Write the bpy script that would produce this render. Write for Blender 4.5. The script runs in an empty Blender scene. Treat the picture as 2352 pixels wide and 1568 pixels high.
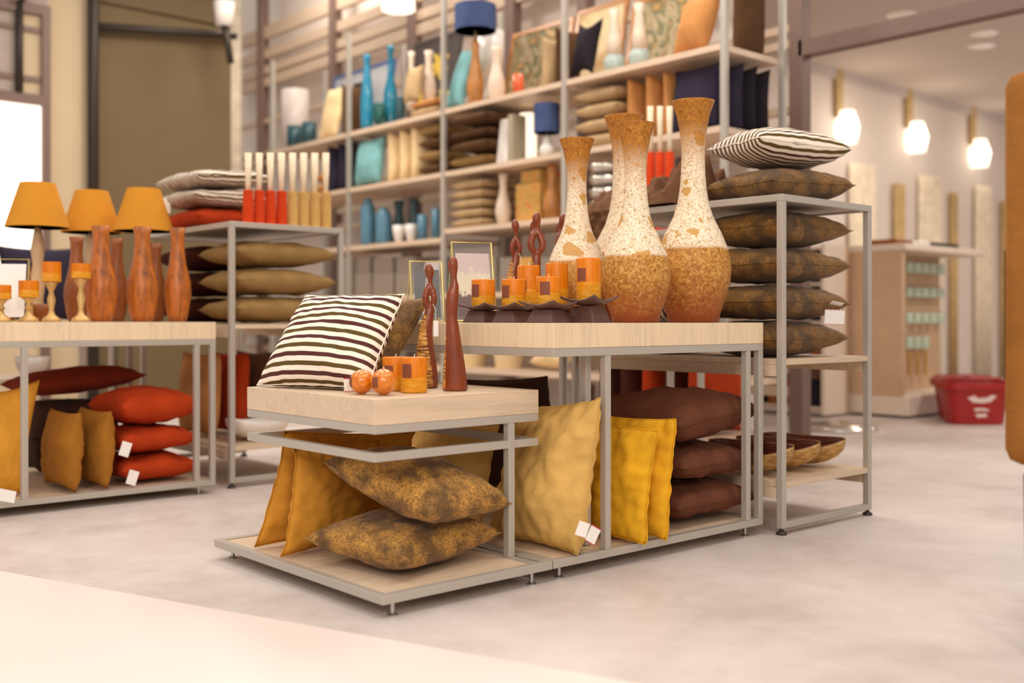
import bpy, bmesh, math, random
from mathutils import Vector, noise, Matrix
C = bpy.context.scene
COL = C.collection
# ---------------------------------------------------------------- camera, world, lights, exposure
F, H0, TH, CX, CY, CH = 2450.43, 734.54, 0.7242, -1.5431, -2.2395, 0.7597
cs, sn = math.cos(TH), math.sin(TH)
cam = bpy.data.cameras.new('camera'); camo = bpy.data.objects.new('camera', cam); COL.objects.link(camo)
camo.location = (CX, CY, CH); camo.rotation_euler = (math.pi/2, 0, -TH)
cam.sensor_width = 36; cam.lens = 36*F/2352; cam.shift_y = -(784-H0)/2352
cam.clip_start = 0.05; cam.clip_end = 100
cam.dof.use_dof = True; cam.dof.focus_distance = 3.4; cam.dof.aperture_fstop = (cam.lens/1000)/0.026
C.camera = camo
C.view_settings.view_transform = 'Standard'; C.view_settings.look = 'None'; C.view_settings.gamma = 1
C.view_settings.use_curve_mapping = False
C.view_settings.exposure = 0.0
w = bpy.data.worlds.new('world'); C.world = w; w.use_nodes = True
bg = w.node_tree.nodes['Background']; bg.inputs[0].default_value = (1, .93, .875, 1); bg.inputs[1].default_value = 0.66

def area(name, loc, size, power, color=(1, .9, .8), rot=(0, 0, 0), sy=None):
    l = bpy.data.lights.new(name, 'AREA'); l.energy = power; l.color = color; l.size = size
    if sy: l.shape = 'RECTANGLE'; l.size_y = sy
    o = bpy.data.objects.new(name, l); COL.objects.link(o); o.location = loc; o.rotation_euler = rot
    return o
for lx, ly, p in ((-1.6, -.6, 24), (.3, -1.5, 24), (.2, .9, 20), (2.2, -1.2, 24), (2.5, 1.6, 32), (.6, 3.4, 26), (-1.6, 2.4, 26), (2.3, 4.6, 46)):
    area('ceiling_or_fill_lamp', (lx, ly, 3.9), .7, p)
for tx, ty in ((-3.4, -3.0), (-1.9, -4.6)):      # fill lights added behind the camera to brighten the display fronts
    area('front_fill', (tx, ty, 2.7),   .7, 54, rot=(Vector((.7, .3, .35))-Vector((tx, ty, 2.7))).to_track_quat('-Z', 'Y').to_euler())
for lx, ly, p in ((3.75, 2.6, 30), (3.75, 4.6, 34), (3.75, 7.0, 40)):  # unseen fill lamps, added to brighten the slatted screen behind the shelving
    area('ceiling_or_fill_lamp', (lx, ly, 4.7), .5, p)
for lx, ly, p in ((6.5, 0, 46), (8.5, 2.2, 34), (11, 0.5, 46)):
    area('ceiling_or_fill_lamp', (lx, ly, 3.36), .5, p)

# ---------------------------------------------------------------- pixel helpers (2352x1568 frame)
def ray(u):
    m = (u-1176)/F
    return m*cs+sn, -m*sn+cs
def P(u, v, d):
    a, b = ray(u); return Vector((CX+a*d, CY+b*d, CH-(v-H0)/F*d))
def PZ(u, v, z): return P(u, v, (CH-z)*F/(v-H0))
def DX(u, X): return (X-CX)/ray(u)[0]
def DY(u, Y): return (Y-CY)/ray(u)[1]
def PX(u, v, X): return P(u, v, DX(u, X))
def PY(u, v, Y): return P(u, v, DY(u, Y))

# ---------------------------------------------------------------- materials
def lin(c):
    return tuple(((x/255)/12.92 if x/255 <= .04045 else ((x/255+.055)/1.055)**2.4) for x in c)+(1,)
def newmat(name):
    m = bpy.data.materials.new(name); m.use_nodes = True
    nt = m.node_tree; b = nt.nodes['Principled BSDF']
    return m, nt, b
def N(nt, t, **kw):
    n = nt.nodes.new(t)
    for k, v in kw.items():
        if k in n.inputs.keys() if isinstance(k, str) else False: n.inputs[k].default_value = v
        else: setattr(n, k, v)
    return n
def ramp(nt, fac, stops):
    r = nt.nodes.new('ShaderNodeValToRGB'); e = r.color_ramp.elements
    while len(e) < len(stops): e.new(.5)
    for i, (p, c) in enumerate(stops):
        e[i].position = p; e[i].color = c
    nt.links.new(fac, r.inputs[0]); return r.outputs[0]
def math_(nt, op, a, b=None, c=None):
    n = nt.nodes.new('ShaderNodeMath'); n.operation = op
    for i, x in enumerate((a, b, c)):
        if x is None: continue
        if isinstance(x, (int, float)): n.inputs[i].default_value = x
        else: nt.links.new(x, n.inputs[i])
    return n.outputs[0]
def mix(nt, f, a, b, mode='MIX'):
    n = nt.nodes.new('ShaderNodeMix'); n.data_type = 'RGBA'; n.blend_type = mode
    for s, x in ((n.inputs[0], f), (n.inputs[6], a), (n.inputs[7], b)):
        if isinstance(x, (int, float, tuple)): s.default_value = x
        else: nt.links.new(x, s)
    return n.outputs[2]
def coord(nt, which='Object', scale=(1, 1, 1)):
    t = nt.nodes.new('ShaderNodeTexCoord'); mp = nt.nodes.new('ShaderNodeMapping')
    mp.inputs['Scale'].default_value = scale
    nt.links.new(t.outputs[which], mp.inputs[0]); return mp.outputs[0]
def noise_(nt, vec, scale, detail=3, rough=.5, dist=0):
    n = nt.nodes.new('ShaderNodeTexNoise'); n.inputs['Scale'].default_value = scale
    n.inputs['Detail'].default_value = detail; n.inputs['Roughness'].default_value = rough; n.inputs['Distortion'].default_value = dist
    nt.links.new(vec, n.inputs['Vector']); return n.outputs['Fac'], n.outputs['Color']
def bump(nt, b, h, strength=.3, dist=.002):
    n = nt.nodes.new('ShaderNodeBump'); n.inputs['Strength'].default_value = strength; n.inputs['Distance'].default_value = dist
    nt.links.new(h, n.inputs['Height']); nt.links.new(n.outputs[0], b.inputs['Normal'])
CACHE = {}
def plain(name, c, rough=.6, metal=0, var=.08, scale=30, emit=0, trans=0, alpha=1, spec=.5):
    if name in CACHE: return CACHE[name]
    m, nt, b = newmat(name); CACHE[name] = m
    col = lin(c)
    if var:
        f, _ = noise_(nt, coord(nt), scale, 4)
        d = tuple(x*(1-var) for x in col[:3])+(1,); l = tuple(min(1, x*(1+var)) for x in col[:3])+(1,)
        nt.links.new(ramp(nt, f, [(.3, d), (.7, l)]), b.inputs['Base Color'])
    else: b.inputs['Base Color'].default_value = col
    b.inputs['Roughness'].default_value = rough; b.inputs['Metallic'].default_value = metal
    b.inputs['Specular IOR Level'].default_value = spec
    if emit:
        b.inputs['Emission Color'].default_value = col; b.inputs['Emission Strength'].default_value = emit
    if trans: b.inputs['Transmission Weight'].default_value = trans
    if alpha < 1: b.inputs['Alpha'].default_value = alpha
    return m
def wood(name, c, grain=(4, 60, 60), var=.12, rough=.45):
    if name in CACHE: return CACHE[name]
    m, nt, b = newmat(name); CACHE[name] = m
    v = coord(nt, 'Object', grain)
    f, _ = noise_(nt, v, 1.2, 5, .6, .6)
    f2, _ = noise_(nt, coord(nt, 'Object', tuple(g*.25 for g in grain)), 1.0, 3, .5, 1.2)
    s = math_(nt, 'MULTIPLY_ADD', f, .6, math_(nt, 'MULTIPLY', f2, .4))
    col = lin(c)
    nt.links.new(ramp(nt, s, [(.3, tuple(x*(1-var*1.6) for x in col[:3])+(1,)), (.5, col), (.72, tuple(min(1, x*(1+var)) for x in col[:3])+(1,))]), b.inputs['Base Color'])
    b.inputs['Roughness'].default_value = rough
    return m
def fabric(name, c, rough=.9, sheen=.25, var=.16, weave=900, wr=.5):
    if name in CACHE: return CACHE[name]
    m, nt, b = newmat(name); CACHE[name] = m
    v = coord(nt)
    f, _ = noise_(nt, v, 9, 4, .6)
    f2, _ = noise_(nt, v, weave, 2)
    col = lin(c)
    base = ramp(nt, f, [(.3, tuple(x*(1-var) for x in col[:3])+(1,)), (.7, tuple(min(1, x*(1+var)) for x in col[:3])+(1,))])
    nt.links.new(base, b.inputs['Base Color'])
    b.inputs['Roughness'].default_value = rough; b.inputs['Sheen Weight'].default_value = sheen; b.inputs['Sheen Roughness'].default_value = .4
    b.inputs['Sheen Tint'].default_value = tuple(min(1, x*1.6) for x in col[:3])+(1,)
    b.inputs['Specular IOR Level'].default_value = .15
    f3, _ = noise_(nt, coord(nt, 'Object', (14, 14, 30)), 1, 4, .55, .8)
    h = math_(nt, 'MULTIPLY_ADD', f3, wr, math_(nt, 'MULTIPLY', f2, .08))
    bump(nt, b, h, .55, .012)
    return m
def leather(name='crackled_leather', gold=(216, 158, 70), dark=(70, 46, 24)):
    if name in CACHE: return CACHE[name]
    m, nt, b = newmat(name); CACHE[name] = m
    v = coord(nt)
    _, dc = noise_(nt, v, 40, 2)
    vm = nt.nodes.new('ShaderNodeVectorMath'); vm.operation = 'MULTIPLY_ADD'
    nt.links.new(dc, vm.inputs[0]); vm.inputs[1].default_value = (.02, .02, .02); nt.links.new(v, vm.inputs[2])
    vo = nt.nodes.new('ShaderNodeTexVoronoi'); vo.feature = 'DISTANCE_TO_EDGE'; vo.inputs['Scale'].default_value = 105
    nt.links.new(vm.outputs[0], vo.inputs['Vector'])
    edge = ramp(nt, vo.outputs['Distance'], [(.03, (1, 1, 1, 1)), (.22, (.16, .16, .16, 1))])
    f, _ = noise_(nt, v, 11, 3, .55); patch = ramp(nt, f, [(.4, (0, 0, 0, 1)), (.56, (1, 1, 1, 1))])
    f2, _ = noise_(nt, v, 60, 5, .7); gr = ramp(nt, f2, [(.38, (.15, .15, .15, 1)), (.68, (1, 1, 1, 1))])
    e2 = mix(nt, .5, edge, gr)
    fac = math_(nt, 'MULTIPLY', e2, math_(nt, 'MULTIPLY_ADD', patch, .74, .26))
    nt.links.new(mix(nt, fac, lin(dark), lin(gold)), b.inputs['Base Color'])
    b.inputs['Roughness'].default_value = .62; b.inputs['Specular IOR Level'].default_value = .3
    b.inputs['Sheen Weight'].default_value = .12
    bump(nt, b, edge, .35, .0018)
    return m
def striped(name='striped_cotton', period=.0295, w1=.47):
    if name in CACHE: return CACHE[name]
    m, nt, b = newmat(name); CACHE[name] = m
    t = nt.nodes.new('ShaderNodeTexCoord'); sp = nt.nodes.new('ShaderNodeSeparateXYZ'); nt.links.new(t.outputs['UV'], sp.inputs[0])
    q = math_(nt, 'DIVIDE', sp.outputs[1], period)
    fr = math_(nt, 'ABSOLUTE', math_(nt, 'SUBTRACT', math_(nt, 'FRACT', q), .5))
    mask = math_(nt, 'LESS_THAN', fr, w1/2); edge = math_(nt, 'GREATER_THAN', fr, w1/2-.045)
    par = math_(nt, 'LESS_THAN', math_(nt, 'FRACT', math_(nt, 'MULTIPLY', math_(nt, 'FLOOR', q), .5)), .25)
    two = mix(nt, par, lin((88, 48, 46)), lin((96, 76, 38)))
    two = mix(nt, math_(nt, 'MULTIPLY', edge, .8), two, lin((44, 26, 22)))
    f2, _ = noise_(nt, t.outputs['UV'], 700, 2)
    cream = ramp(nt, f2, [(.35, lin((232, 216, 196))), (.6, lin((250, 238, 222)))])
    nt.links.new(mix(nt, mask, cream, two), b.inputs['Base Color'])
    b.inputs['Roughness'].default_value = .9; b.inputs['Specular IOR Level'].default_value = .15
    bump(nt, b, f2, .2, .001)
    return m
def vase_mat():
    if 'vase' in CACHE: return CACHE['vase']
    m, nt, b = newmat('crackle_glazed_terracotta'); CACHE['vase'] = m
    t = nt.nodes.new('ShaderNodeTexCoord'); sp = nt.nodes.new('ShaderNodeSeparateXYZ'); nt.links.new(t.outputs['Generated'], sp.inputs[0])
    z = sp.outputs[2]; v = coord(nt)
    f1, _ = noise_(nt, v, 74, 6, .72, 1.0); f2, _ = noise_(nt, v, 130, 3, .6, 1.2); f3, _ = noise_(nt, v, 14, 4, .6)
    vo = nt.nodes.new('ShaderNodeTexVoronoi'); vo.inputs['Scale'].default_value = 11; vo.inputs['Randomness'].default_value = 1
    _, dc = noise_(nt, v, 25, 3)
    vm = nt.nodes.new('ShaderNodeVectorMath'); vm.operation = 'MULTIPLY_ADD'
    nt.links.new(dc, vm.inputs[0]); vm.inputs[1].default_value = (.06, .06, .06); nt.links.new(v, vm.inputs[2]); nt.links.new(vm.outputs[0], vo.inputs['Vector'])
    flake = math_(nt, 'LESS_THAN', vo.outputs['Distance'], .3)
    cream = ramp(nt, f2, [(.36, lin((166, 128, 78))), (.44, lin((232, 212, 180))), (.6, lin((246, 232, 210)))])
    cream = mix(nt, ramp(nt, f1, [(.52, (0, 0, 0, 1)), (.62, (.55, .55, .55, 1))]), cream, lin((206, 166, 106)))
    cream = mix(nt, math_(nt, 'MULTIPLY', flake, .85), cream, lin((196, 142, 52)))
    och = ramp(nt, f1, [(.34, lin((142, 84, 28))), (.48, lin((178, 120, 48))), (.6, lin((214, 164, 88)))])
    toprim = ramp(nt, math_(nt, 'MULTIPLY_ADD', f1, .22, z), [(.8, (0, 0, 0, 1)), (1.0, (1, 1, 1, 1))])
    rimcol = ramp(nt, f1, [(.35, lin((140, 80, 22))), (.65, lin((200, 138, 50)))])
    up = mix(nt, toprim, cream, rimcol)
    base = ramp(nt, math_(nt, 'MULTIPLY_ADD', f1, .16, z), [(.1, (1, 1, 1, 1)), (.3, (0, 0, 0, 1))])
    lo = mix(nt, base, och, lin((140, 66, 26)))
    fac = ramp(nt, math_(nt, 'MULTIPLY_ADD', f3, .02, z), [(.335, (0, 0, 0, 1)), (.35, (1, 1, 1, 1))])
    nt.links.new(mix(nt, fac, lo, up), b.inputs['Base Color'])
    b.inputs['Roughness'].default_value = .5; b.inputs['Specular IOR Level'].default_value = .35
    bump(nt, b, f1, .25, .002)
    return m
def wax():
    if 'wax' in CACHE: return CACHE['wax']
    m, nt, b = newmat('orange_candle_wax'); CACHE['wax'] = m
    t = nt.nodes.new('ShaderNodeTexCoord'); sp = nt.nodes.new('ShaderNodeSeparateXYZ'); nt.links.new(t.outputs['Generated'], sp.inputs[0])
    f1, _ = noise_(nt, coord(nt, 'Object', (160, 160, 12)), 1, 4, .7); f2, _ = noise_(nt, coord(nt), 220, 3, .6)
    f3, _ = noise_(nt, coord(nt, 'Object', (25, 25, 260)), 1, 3, .6)
    up = ramp(nt, f1, [(.3, lin((198, 98, 2))), (.6, lin((222, 128, 8))), (.8, lin((240, 170, 60)))])
    lo = ramp(nt, f3, [(.3, lin((206, 126, 8))), (.55, lin((222, 152, 24))), (.78, lin((246, 214, 130)))])
    fac = ramp(nt, math_(nt, 'MULTIPLY_ADD', f1, .06, sp.outputs[2]), [(.44, (0, 0, 0, 1)), (.5, (1, 1, 1, 1))])
    col = mix(nt, fac, lo, up)
    col = mix(nt, ramp(nt, f2, [(.66, (0, 0, 0, 1)), (.74, (.5, .5, .5, 1))]), col, lin((250, 214, 140)))
    nt.links.new(col, b.inputs['Base Color'])
    b.inputs['Specular IOR Level'].default_value = .3; b.inputs['Subsurface Weight'].default_value = .12; b.inputs['Subsurface Radius'].default_value = (.02, .008, .003); b.inputs['Subsurface Scale'].default_value = .5
    b.inputs['Roughness'].default_value = .38
    return m
def ballwax():
    if 'ballwax' in CACHE: return CACHE['ballwax']
    m, nt, b = newmat('marbled_orange_wax'); CACHE['ballwax'] = m
    f, _ = noise_(nt, coord(nt), 45, 4, .65, 2.2)
    nt.links.new(ramp(nt, f, [(.35, lin((204, 102, 2))), (.58, lin((224, 134, 10))), (.78, lin((244, 188, 96)))]), b.inputs['Base Color'])
    b.inputs['Roughness'].default_value = .15; b.inputs['Coat Weight'].default_value = .6; b.inputs['Coat Roughness'].default_value = .05
    b.inputs['Subsurface Weight'].default_value = .2; b.inputs['Subsurface Scale'].default_value = .01
    bump(nt, b, f, .3, .004)
    return m
def carve():
    if 'carve' in CACHE: return CACHE['carve']
    m, nt, b = newmat('carved_gilt_wood'); CACHE['carve'] = m
    f, _ = noise_(nt, coord(nt, 'Object', (30, 30, 260)), 1, 2, .5, .6)
    nt.links.new(ramp(nt, f, [(.4, lin((92, 48, 16))), (.5, lin((196, 132, 48))), (.65, lin((232, 178, 92)))]), b.inputs['Base Color'])
    b.inputs['Roughness'].default_value = .5; bump(nt, b, f, .8, .004)
    return m
def floor_mat():
    m, nt, b = newmat('pale_polished_concrete')
    f, _ = noise_(nt, coord(nt), 1.4, 5, .6, .5); f2, _ = noise_(nt, coord(nt), 9, 4, .6)
    s = math_(nt, 'MULTIPLY_ADD', f, .75, math_(nt, 'MULTIPLY', f2, .25))
    nt.links.new(ramp(nt, s, [(.36, lin((190, 176, 169))), (.5, lin((208, 196, 189))), (.64, lin((220, 209, 203)))]), b.inputs['Base Color'])
    b.inputs['Roughness'].default_value = .42; b.inputs['Specular IOR Level'].default_value = .35
    return m

WOOD = wood('pale_oak_laminate', (214, 190, 162)); WOODV = wood('pale_oak_laminate_upright_grain', (230, 206, 172), (70, 70, 5))
METAL = plain('greige_powder_coated_steel', (186, 178, 167), .4, .3, .03, 200)
ZINC = plain('zinc_bolt', (190, 188, 184), .3, 1, .03)
RUBBER = plain('black_rubber', (52, 44, 40), .6)
MUST = fabric('mustard_suede', (200, 138, 50)); TAN = fabric('tan_suede', (214, 172, 98)); YEL = fabric('yellow_suede', (226, 168, 38))
BROWN = fabric('brown_suede', (104, 62, 44), sheen=.5); DKBROWN = fabric('dark_brown_suede', (66, 42, 32))
ORANGE = fabric('orange_suede', (178, 60, 22)); NAVY = fabric('navy_cotton', (48, 42, 58), sheen=.1); TURQ = fabric('turquoise_cotton', (128, 180, 182))
CREAM = fabric('cream_cotton', (236, 206, 156)); BEIGE = fabric('beige_linen', (190, 160, 120)); OLIVE = fabric('olive_linen', (150, 118, 72)); CHOC = fabric('chocolate_linen', (92, 64, 42))
CARAMEL = fabric('caramel_velvet', (196, 136, 80)); BLACK = fabric('black_cotton', (40, 34, 40), sheen=.1)
PAPER = plain('white_card', (244, 238, 232), .7, 0, .02); RED = plain('red_print', (178, 30, 40), .6, 0, 0)
LABEL = plain('brown_paper_label', (128, 66, 40), .6, 0, .05)

# ---------------------------------------------------------------- geometry helpers
class MB:
    def __init__(s): s.v = []; s.f = []; s.uv = None
    def box(s, x0, x1, y0, y1, z0, z1):
        b = len(s.v)
        s.v += [(x, y, z) for z in (z0, z1) for x, y in ((x0, y0), (x1, y0), (x1, y1), (x0, y1))]
        s.f += [tuple(b+i for i in q) for q in ((3, 2, 1, 0), (4, 5, 6, 7), (0, 1, 5, 4), (1, 2, 6, 5), (2, 3, 7, 6), (3, 0, 4, 7))]
        return s
    def lathe(s, prof, n=28, cx=0, cy=0, z=0, sx=1, sy=1):
        b = len(s.v); k = len(prof)
        for r, h in prof:
            for i in range(n):
                a = 2*math.pi*i/n; s.v.append((cx+r*sx*math.cos(a), cy+r*sy*math.sin(a), z+h))
        for j in range(k-1):
            for i in range(n):
                i2 = (i+1) % n; s.f.append((b+j*n+i, b+j*n+i2, b+(j+1)*n+i2, b+(j+1)*n+i))
        if prof[0][0] > 1e-5: s.f.append(tuple(b+i for i in reversed(range(n))))
        if prof[-1][0] > 1e-5: s.f.append(tuple(b+(k-1)*n+i for i in range(n)))
        return s
    def tube(s, pts, r, n=8, closed=False):
        pts = [Vector(p) for p in pts]; b = len(s.v); k = len(pts); prev = None
        for i, p in enumerate(pts):
            if closed: t = pts[(i+1) % k]-pts[i-1]
            else: t = pts[min(i+1, k-1)]-pts[max(i-1, 0)]
            t.normalize()
            a = prev if prev is not None else (Vector((0, 0, 1)) if abs(t.z) < .9 else Vector((1, 0, 0)))
            a = (a-t*a.dot(t)).normalized(); c = t.cross(a); prev = a
            rr = r[i] if isinstance(r, (list, tuple)) else r
            for q in range(n):
                g = 2*math.pi*q/n; s.v.append(tuple(p+a*(rr*math.cos(g))+c*(rr*math.sin(g))))
        for j in range(k if closed else k-1):
            for q in range(n):
                q2 = (q+1) % n; j2 = (j+1) % k
                s.f.append((b+j*n+q, b+j*n+q2, b+j2*n+q2, b+j2*n+q))
        if not closed:
            s.f.append(tuple(b+q for q in reversed(range(n)))); s.f.append(tuple(b+(k-1)*n+q for q in range(n)))
        return s
    def loft(s, rings):
        b = len(s.v); n = len(rings[0])
        for r in rings: s.v += [tuple(p) for p in r]
        for j in range(len(rings)-1):
            for q in range(n):
                q2 = (q+1) % n; s.f.append((b+j*n+q, b+j*n+q2, b+(j+1)*n+q2, b+(j+1)*n+q))
        s.f.append(tuple(b+q for q in reversed(range(n)))); s.f.append(tuple(b+(len(rings)-1)*n+q for q in range(n)))
        return s
    def prism(s, poly, y0, y1):      # poly in xz extruded along y
        b = len(s.v); n = len(poly)
        s.v += [(x, y0, z) for x, z in poly]+[(x, y1, z) for x, z in poly]
        s.f += [tuple(b+i for i in range(n)), tuple(b+n+i for i in reversed(range(n)))]
        s.f += [(b+(i+1) % n, b+i, b+n+i, b+n+(i+1) % n) for i in range(n)]
        return s
    def build(s, name, mat, parent=None, loc=(0, 0, 0), smooth=False, bevel=0, rot=(0, 0, 0), remesh=0, solid=0):
        me = bpy.data.meshes.new(name); me.from_pydata(s.v, [], s.f)
        if s.uv:
            ul = me.uv_layers.new(name='UVMap')
            for lp in me.loops: ul.data[lp.index].uv = s.uv[lp.vertex_index]
        bm = bmesh.new(); bm.from_mesh(me); bmesh.ops.recalc_face_normals(bm, faces=bm.faces[:]); bm.to_mesh(me); bm.free()
        me.materials.append(mat)
        if smooth:
            for p in me.polygons: p.use_smooth = True
        o = bpy.data.objects.new(name, me); COL.objects.link(o); o.location = loc; o.rotation_euler = rot
        if parent: o.parent = parent
        if solid: md = o.modifiers.new('solid', 'SOLIDIFY'); md.thickness = solid
        if remesh:
            md = o.modifiers.new('remesh', 'REMESH'); md.mode = 'VOXEL'; md.voxel_size = remesh; md.use_smooth_shade = True
            md = o.modifiers.new('smooth', 'SMOOTH'); md.iterations = 6; md.factor = .5
        if bevel: md = o.modifiers.new('bevel', 'BEVEL'); md.width = bevel; md.segments = 2; md.limit_method = 'ANGLE'
        if smooth == 'auto':
            md = o.modifiers.new('split', 'EDGE_SPLIT'); md.split_angle = math.radians(38)
        return o
def tag(o, label, cat, group=None, kind=None):
    if label: o['label'] = label
    if cat: o['category'] = cat
    if group: o['group'] = group
    if kind: o['kind'] = kind
    return o
def thing(name, label, cat, loc=(0, 0, 0), rz=0, group=None):
    o = bpy.data.objects.new(name, None); COL.objects.link(o); o.location = loc; o.rotation_euler = (0, 0, rz)
    o.empty_display_size = .1
    return tag(o, label, cat, group)
def struct(o): o['kind'] = 'structure'; return o

def cushion(c, T, mat, label, name='cushion', n=26, pull=.07, wr=.006, seed=0, group=None, seam=True, flat=0, sag=0, cat='cushion', seammat=None, uvrot=False, ear=0, q=.52):
    """c: four corners (bottom-left, bottom-right, top-right, top-left) in world space; T: thickness"""
    c = [Vector(q) for q in c]
    org = sum(c, Vector())/4; zmin = min(q.z for q in c)
    org = Vector((org.x, org.y, zmin))
    c = [q-org for q in c]
    nor = (c[1]-c[0]).cross(c[3]-c[0]).normalized()
    W = ((c[1]-c[0]).length+(c[2]-c[3]).length)/2; Hh = ((c[3]-c[0]).length+(c[2]-c[1]).length)/2
    def B(s, t): return (c[0]*(1-s)+c[1]*s)*(1-t)+(c[3]*(1-s)+c[2]*s)*t
    V = []; UV = []; idx = {}
    rng = [i/n for i in range(n+1)]
    # finer spacing near the rim
    rng = [.5-.5*math.cos(math.pi*x) if False else x for x in rng]
    for side in (1, -1):
        for i, s in enumerate(rng):
            for j, t in enumerate(rng):
                edge = i in (0, n) or j in (0, n)
                if side == -1 and edge: idx[(side, i, j)] = idx[(1, i, j)]; continue
                u, v = 2*s-1, 2*t-1
                s2 = .5+u/2*(1-pull*(1-v*v)); t2 = .5+v/2*(1-pull*(1-u*u))
                nz = noise.noise(Vector((s*4+seed*3.1, t*4, seed*7.7+side)))
                nz2 = noise.noise(Vector((s*11+seed, t*11, seed*2.3+side*3)))
                prof = max(0, (1-abs(u)**2.4)*(1-abs(v)**2.4))**q
                if flat: prof = min(prof, 1-flat)/(1-flat)*1 if prof > 1-flat else prof/(1-flat)
                h = T/2*prof*(1-sag*v*.5)
                rim = 1-max(abs(u), abs(v))
                h += (nz*wr*1.6+nz2*wr*.9)*min(1, rim*6)
                # puckers running in from the seams
                ang = (s if abs(v) > abs(u) else t)
                h += wr*.8*math.sin(ang*46+seed*5+2*nz)*math.exp(-rim*9)*min(1, rim*10)
                p = B(s2, t2)+nor*side*max(h, 0)
                if edge: p = p+nor*(wr*.9*nz2)
                if ear and rim < .1 and min(abs(u), abs(v)) > .8: p = p+nor*ear*(min(abs(u), abs(v))-.8)*5
                idx[(side, i, j)] = len(V); V.append(tuple(p)); UV.append((t*Hh, s*W) if uvrot else (s*W, t*Hh))
    for side in (1, -1):        # stripes follow the cloth: lengths measured over the bulge from the middle out
        for i in range(n+1):
            L = [0]
            for j in range(n): L.append(L[-1]+(Vector(V[idx[(side, i, j+1)]])-Vector(V[idx[(side, i, j)]])).length)
            for j in range(n+1):
                if side == -1 and (i in (0, n) or j in (0, n)): continue
                k_ = idx[(side, i, j)]; UV[k_] = (UV[k_][0], L[j]-L[n//2]+10.0)
    Fc = []
    for side in (1, -1):
        for i in range(n):
            for j in range(n):
                fc = (idx[(side, i, j)], idx[(side, i+1, j)], idx[(side, i+1, j+1)], idx[(side, i, j+1)])
                Fc.append(fc if side == 1 else fc[::-1])
    m = MB(); m.v = V; m.f = Fc; m.uv = UV
    o = m.build(name, mat, None, tuple(org), True)
    tag(o, label, cat, group)
    if seam:
        rim = [V[idx[(1, i, 0)]] for i in range(n)]+[V[idx[(1, n, j)]] for j in range(n)]+[V[idx[(1, i, n)]] for i in range(n, 0, -1)]+[V[idx[(1, 0, j)]] for j in range(n, 0, -1)]
        MB().tube(rim, .0022, 5, True).build('seam', seammat or mat, o, (0, 0, 0), True)
    return o
def lying(x0, x1, y0, y1, z, T, mat, label, dz=(0, 0, 0, 0), rz=0, **kw):
    c = [Vector((x0, y0, z+dz[0])), Vector((x1, y0, z+dz[1])), Vector((x1, y1, z+dz[2])), Vector((x0, y1, z+dz[3]))]
    if rz:
        m = sum(c, Vector())/4; R = Matrix.Rotation(rz, 3, 'Z'); c = [m+R@(q-m) for q in c]
    return cushion(c, T, mat, label, **{**dict(q=.4), **kw})
def price_tag(par, loc, rot, w=.045, h=.038, red=True):
    """loc in the parent's own coordinates"""
    o = MB().box(-w/2, w/2, -.0006, .0006, -h/2, h/2).build('price_tag', PAPER, par, loc, False, 0, rot)
    o['label'] = 'white price tag'
    if red:
        m = MB()
        for k in range(5):
            x = -w/2+w*(k+.5)/5
            for z in (-h/2, h/2-.003): m.box(x-.003, x+.003, -.0012, .0012, z, z+.003)
        m.box(-w/2, w/2, -.0011, .0011, h/2-.0012, h/2).box(-w/2, w/2, -.0011, .0011, -h/2, -h/2+.0012)
        m.build('printed_border', RED, o)
    return o
# ---------------------------------------------------------------- large structure
struct(MB().box(-9, 16, -9, 14, -.1, 0).build('floor', floor_mat()))
CREAMW = plain('cream_wall_paint', (232, 218, 206), .8, 0, .03, 2)
OLIVEW = plain('olive_wall_paint', (112, 93, 63), .8, 0, .05, 1.5)
SANDW = plain('sand_wall_paint', (206, 184, 150), .8, 0, .03, 2)
CEIL = plain('warm_white_ceiling', (206, 192, 182), .85, 0, .02, 2)
MULL = plain('mauve_brown_steel', (122, 98, 88), .5, .2, .04)
DARKP = plain('dark_bronze_pipe', (60, 50, 42), .5, .3, .05)
RAIL = plain('taupe_rail', (194, 170, 146), .6, .1, .05)
# paler cream area of the foreground floor: a thin slab with its own edge
CREAMF = plain('pale_cream_floor', (240, 224, 216), .3, 0, .015, 3)
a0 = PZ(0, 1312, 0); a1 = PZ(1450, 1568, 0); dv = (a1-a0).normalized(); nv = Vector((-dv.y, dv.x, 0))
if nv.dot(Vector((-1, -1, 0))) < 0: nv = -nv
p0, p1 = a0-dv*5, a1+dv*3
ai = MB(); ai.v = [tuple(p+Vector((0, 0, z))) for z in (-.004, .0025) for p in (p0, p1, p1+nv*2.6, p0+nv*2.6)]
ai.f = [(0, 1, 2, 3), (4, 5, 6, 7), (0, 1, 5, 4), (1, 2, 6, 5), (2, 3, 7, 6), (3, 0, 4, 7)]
struct(ai.build('trim_1', CREAMF, None, (0, 0, 0), False, .002))
# shopfront screen behind the shelving (plane X = 4.31)
SX = 4.31
struct(MB().box(SX+.25, SX+.35, 2.2, 10.5, 0, 5.4).build('wall_back', CREAMW))
k = 2
for sY, wd in [(1.62, .1), (2.55, .1), (3.52, .1)]+[(PX(u_, 700, SX).y, .11) for u_ in (1178, 952, 770, 604)]:
    struct(MB().box(SX-.05, SX+.05, sY-wd/2, sY+wd/2, 0, 5.2).build('trim_%d' % k, MULL, None, (0, 0, 0), False, .006)); k += 1
for z, h in ((3.97, .14), (3.73, .1), (3.55, .09), (3.42, .1), (2.98, .05), (2.62, .05), (2.52, .05), (2.1, .05), (1.98, .05), (1.86, .05), (1.7, .05), (.9, .06), (.75, .06), (.6, .06), (.45, .06), (.3, .06)):
    struct(MB().box(SX-.02, SX+.03, 1.6, 9.5, z-h/2, z+h/2).build('trim_%d' % k, RAIL)); k += 1
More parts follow.
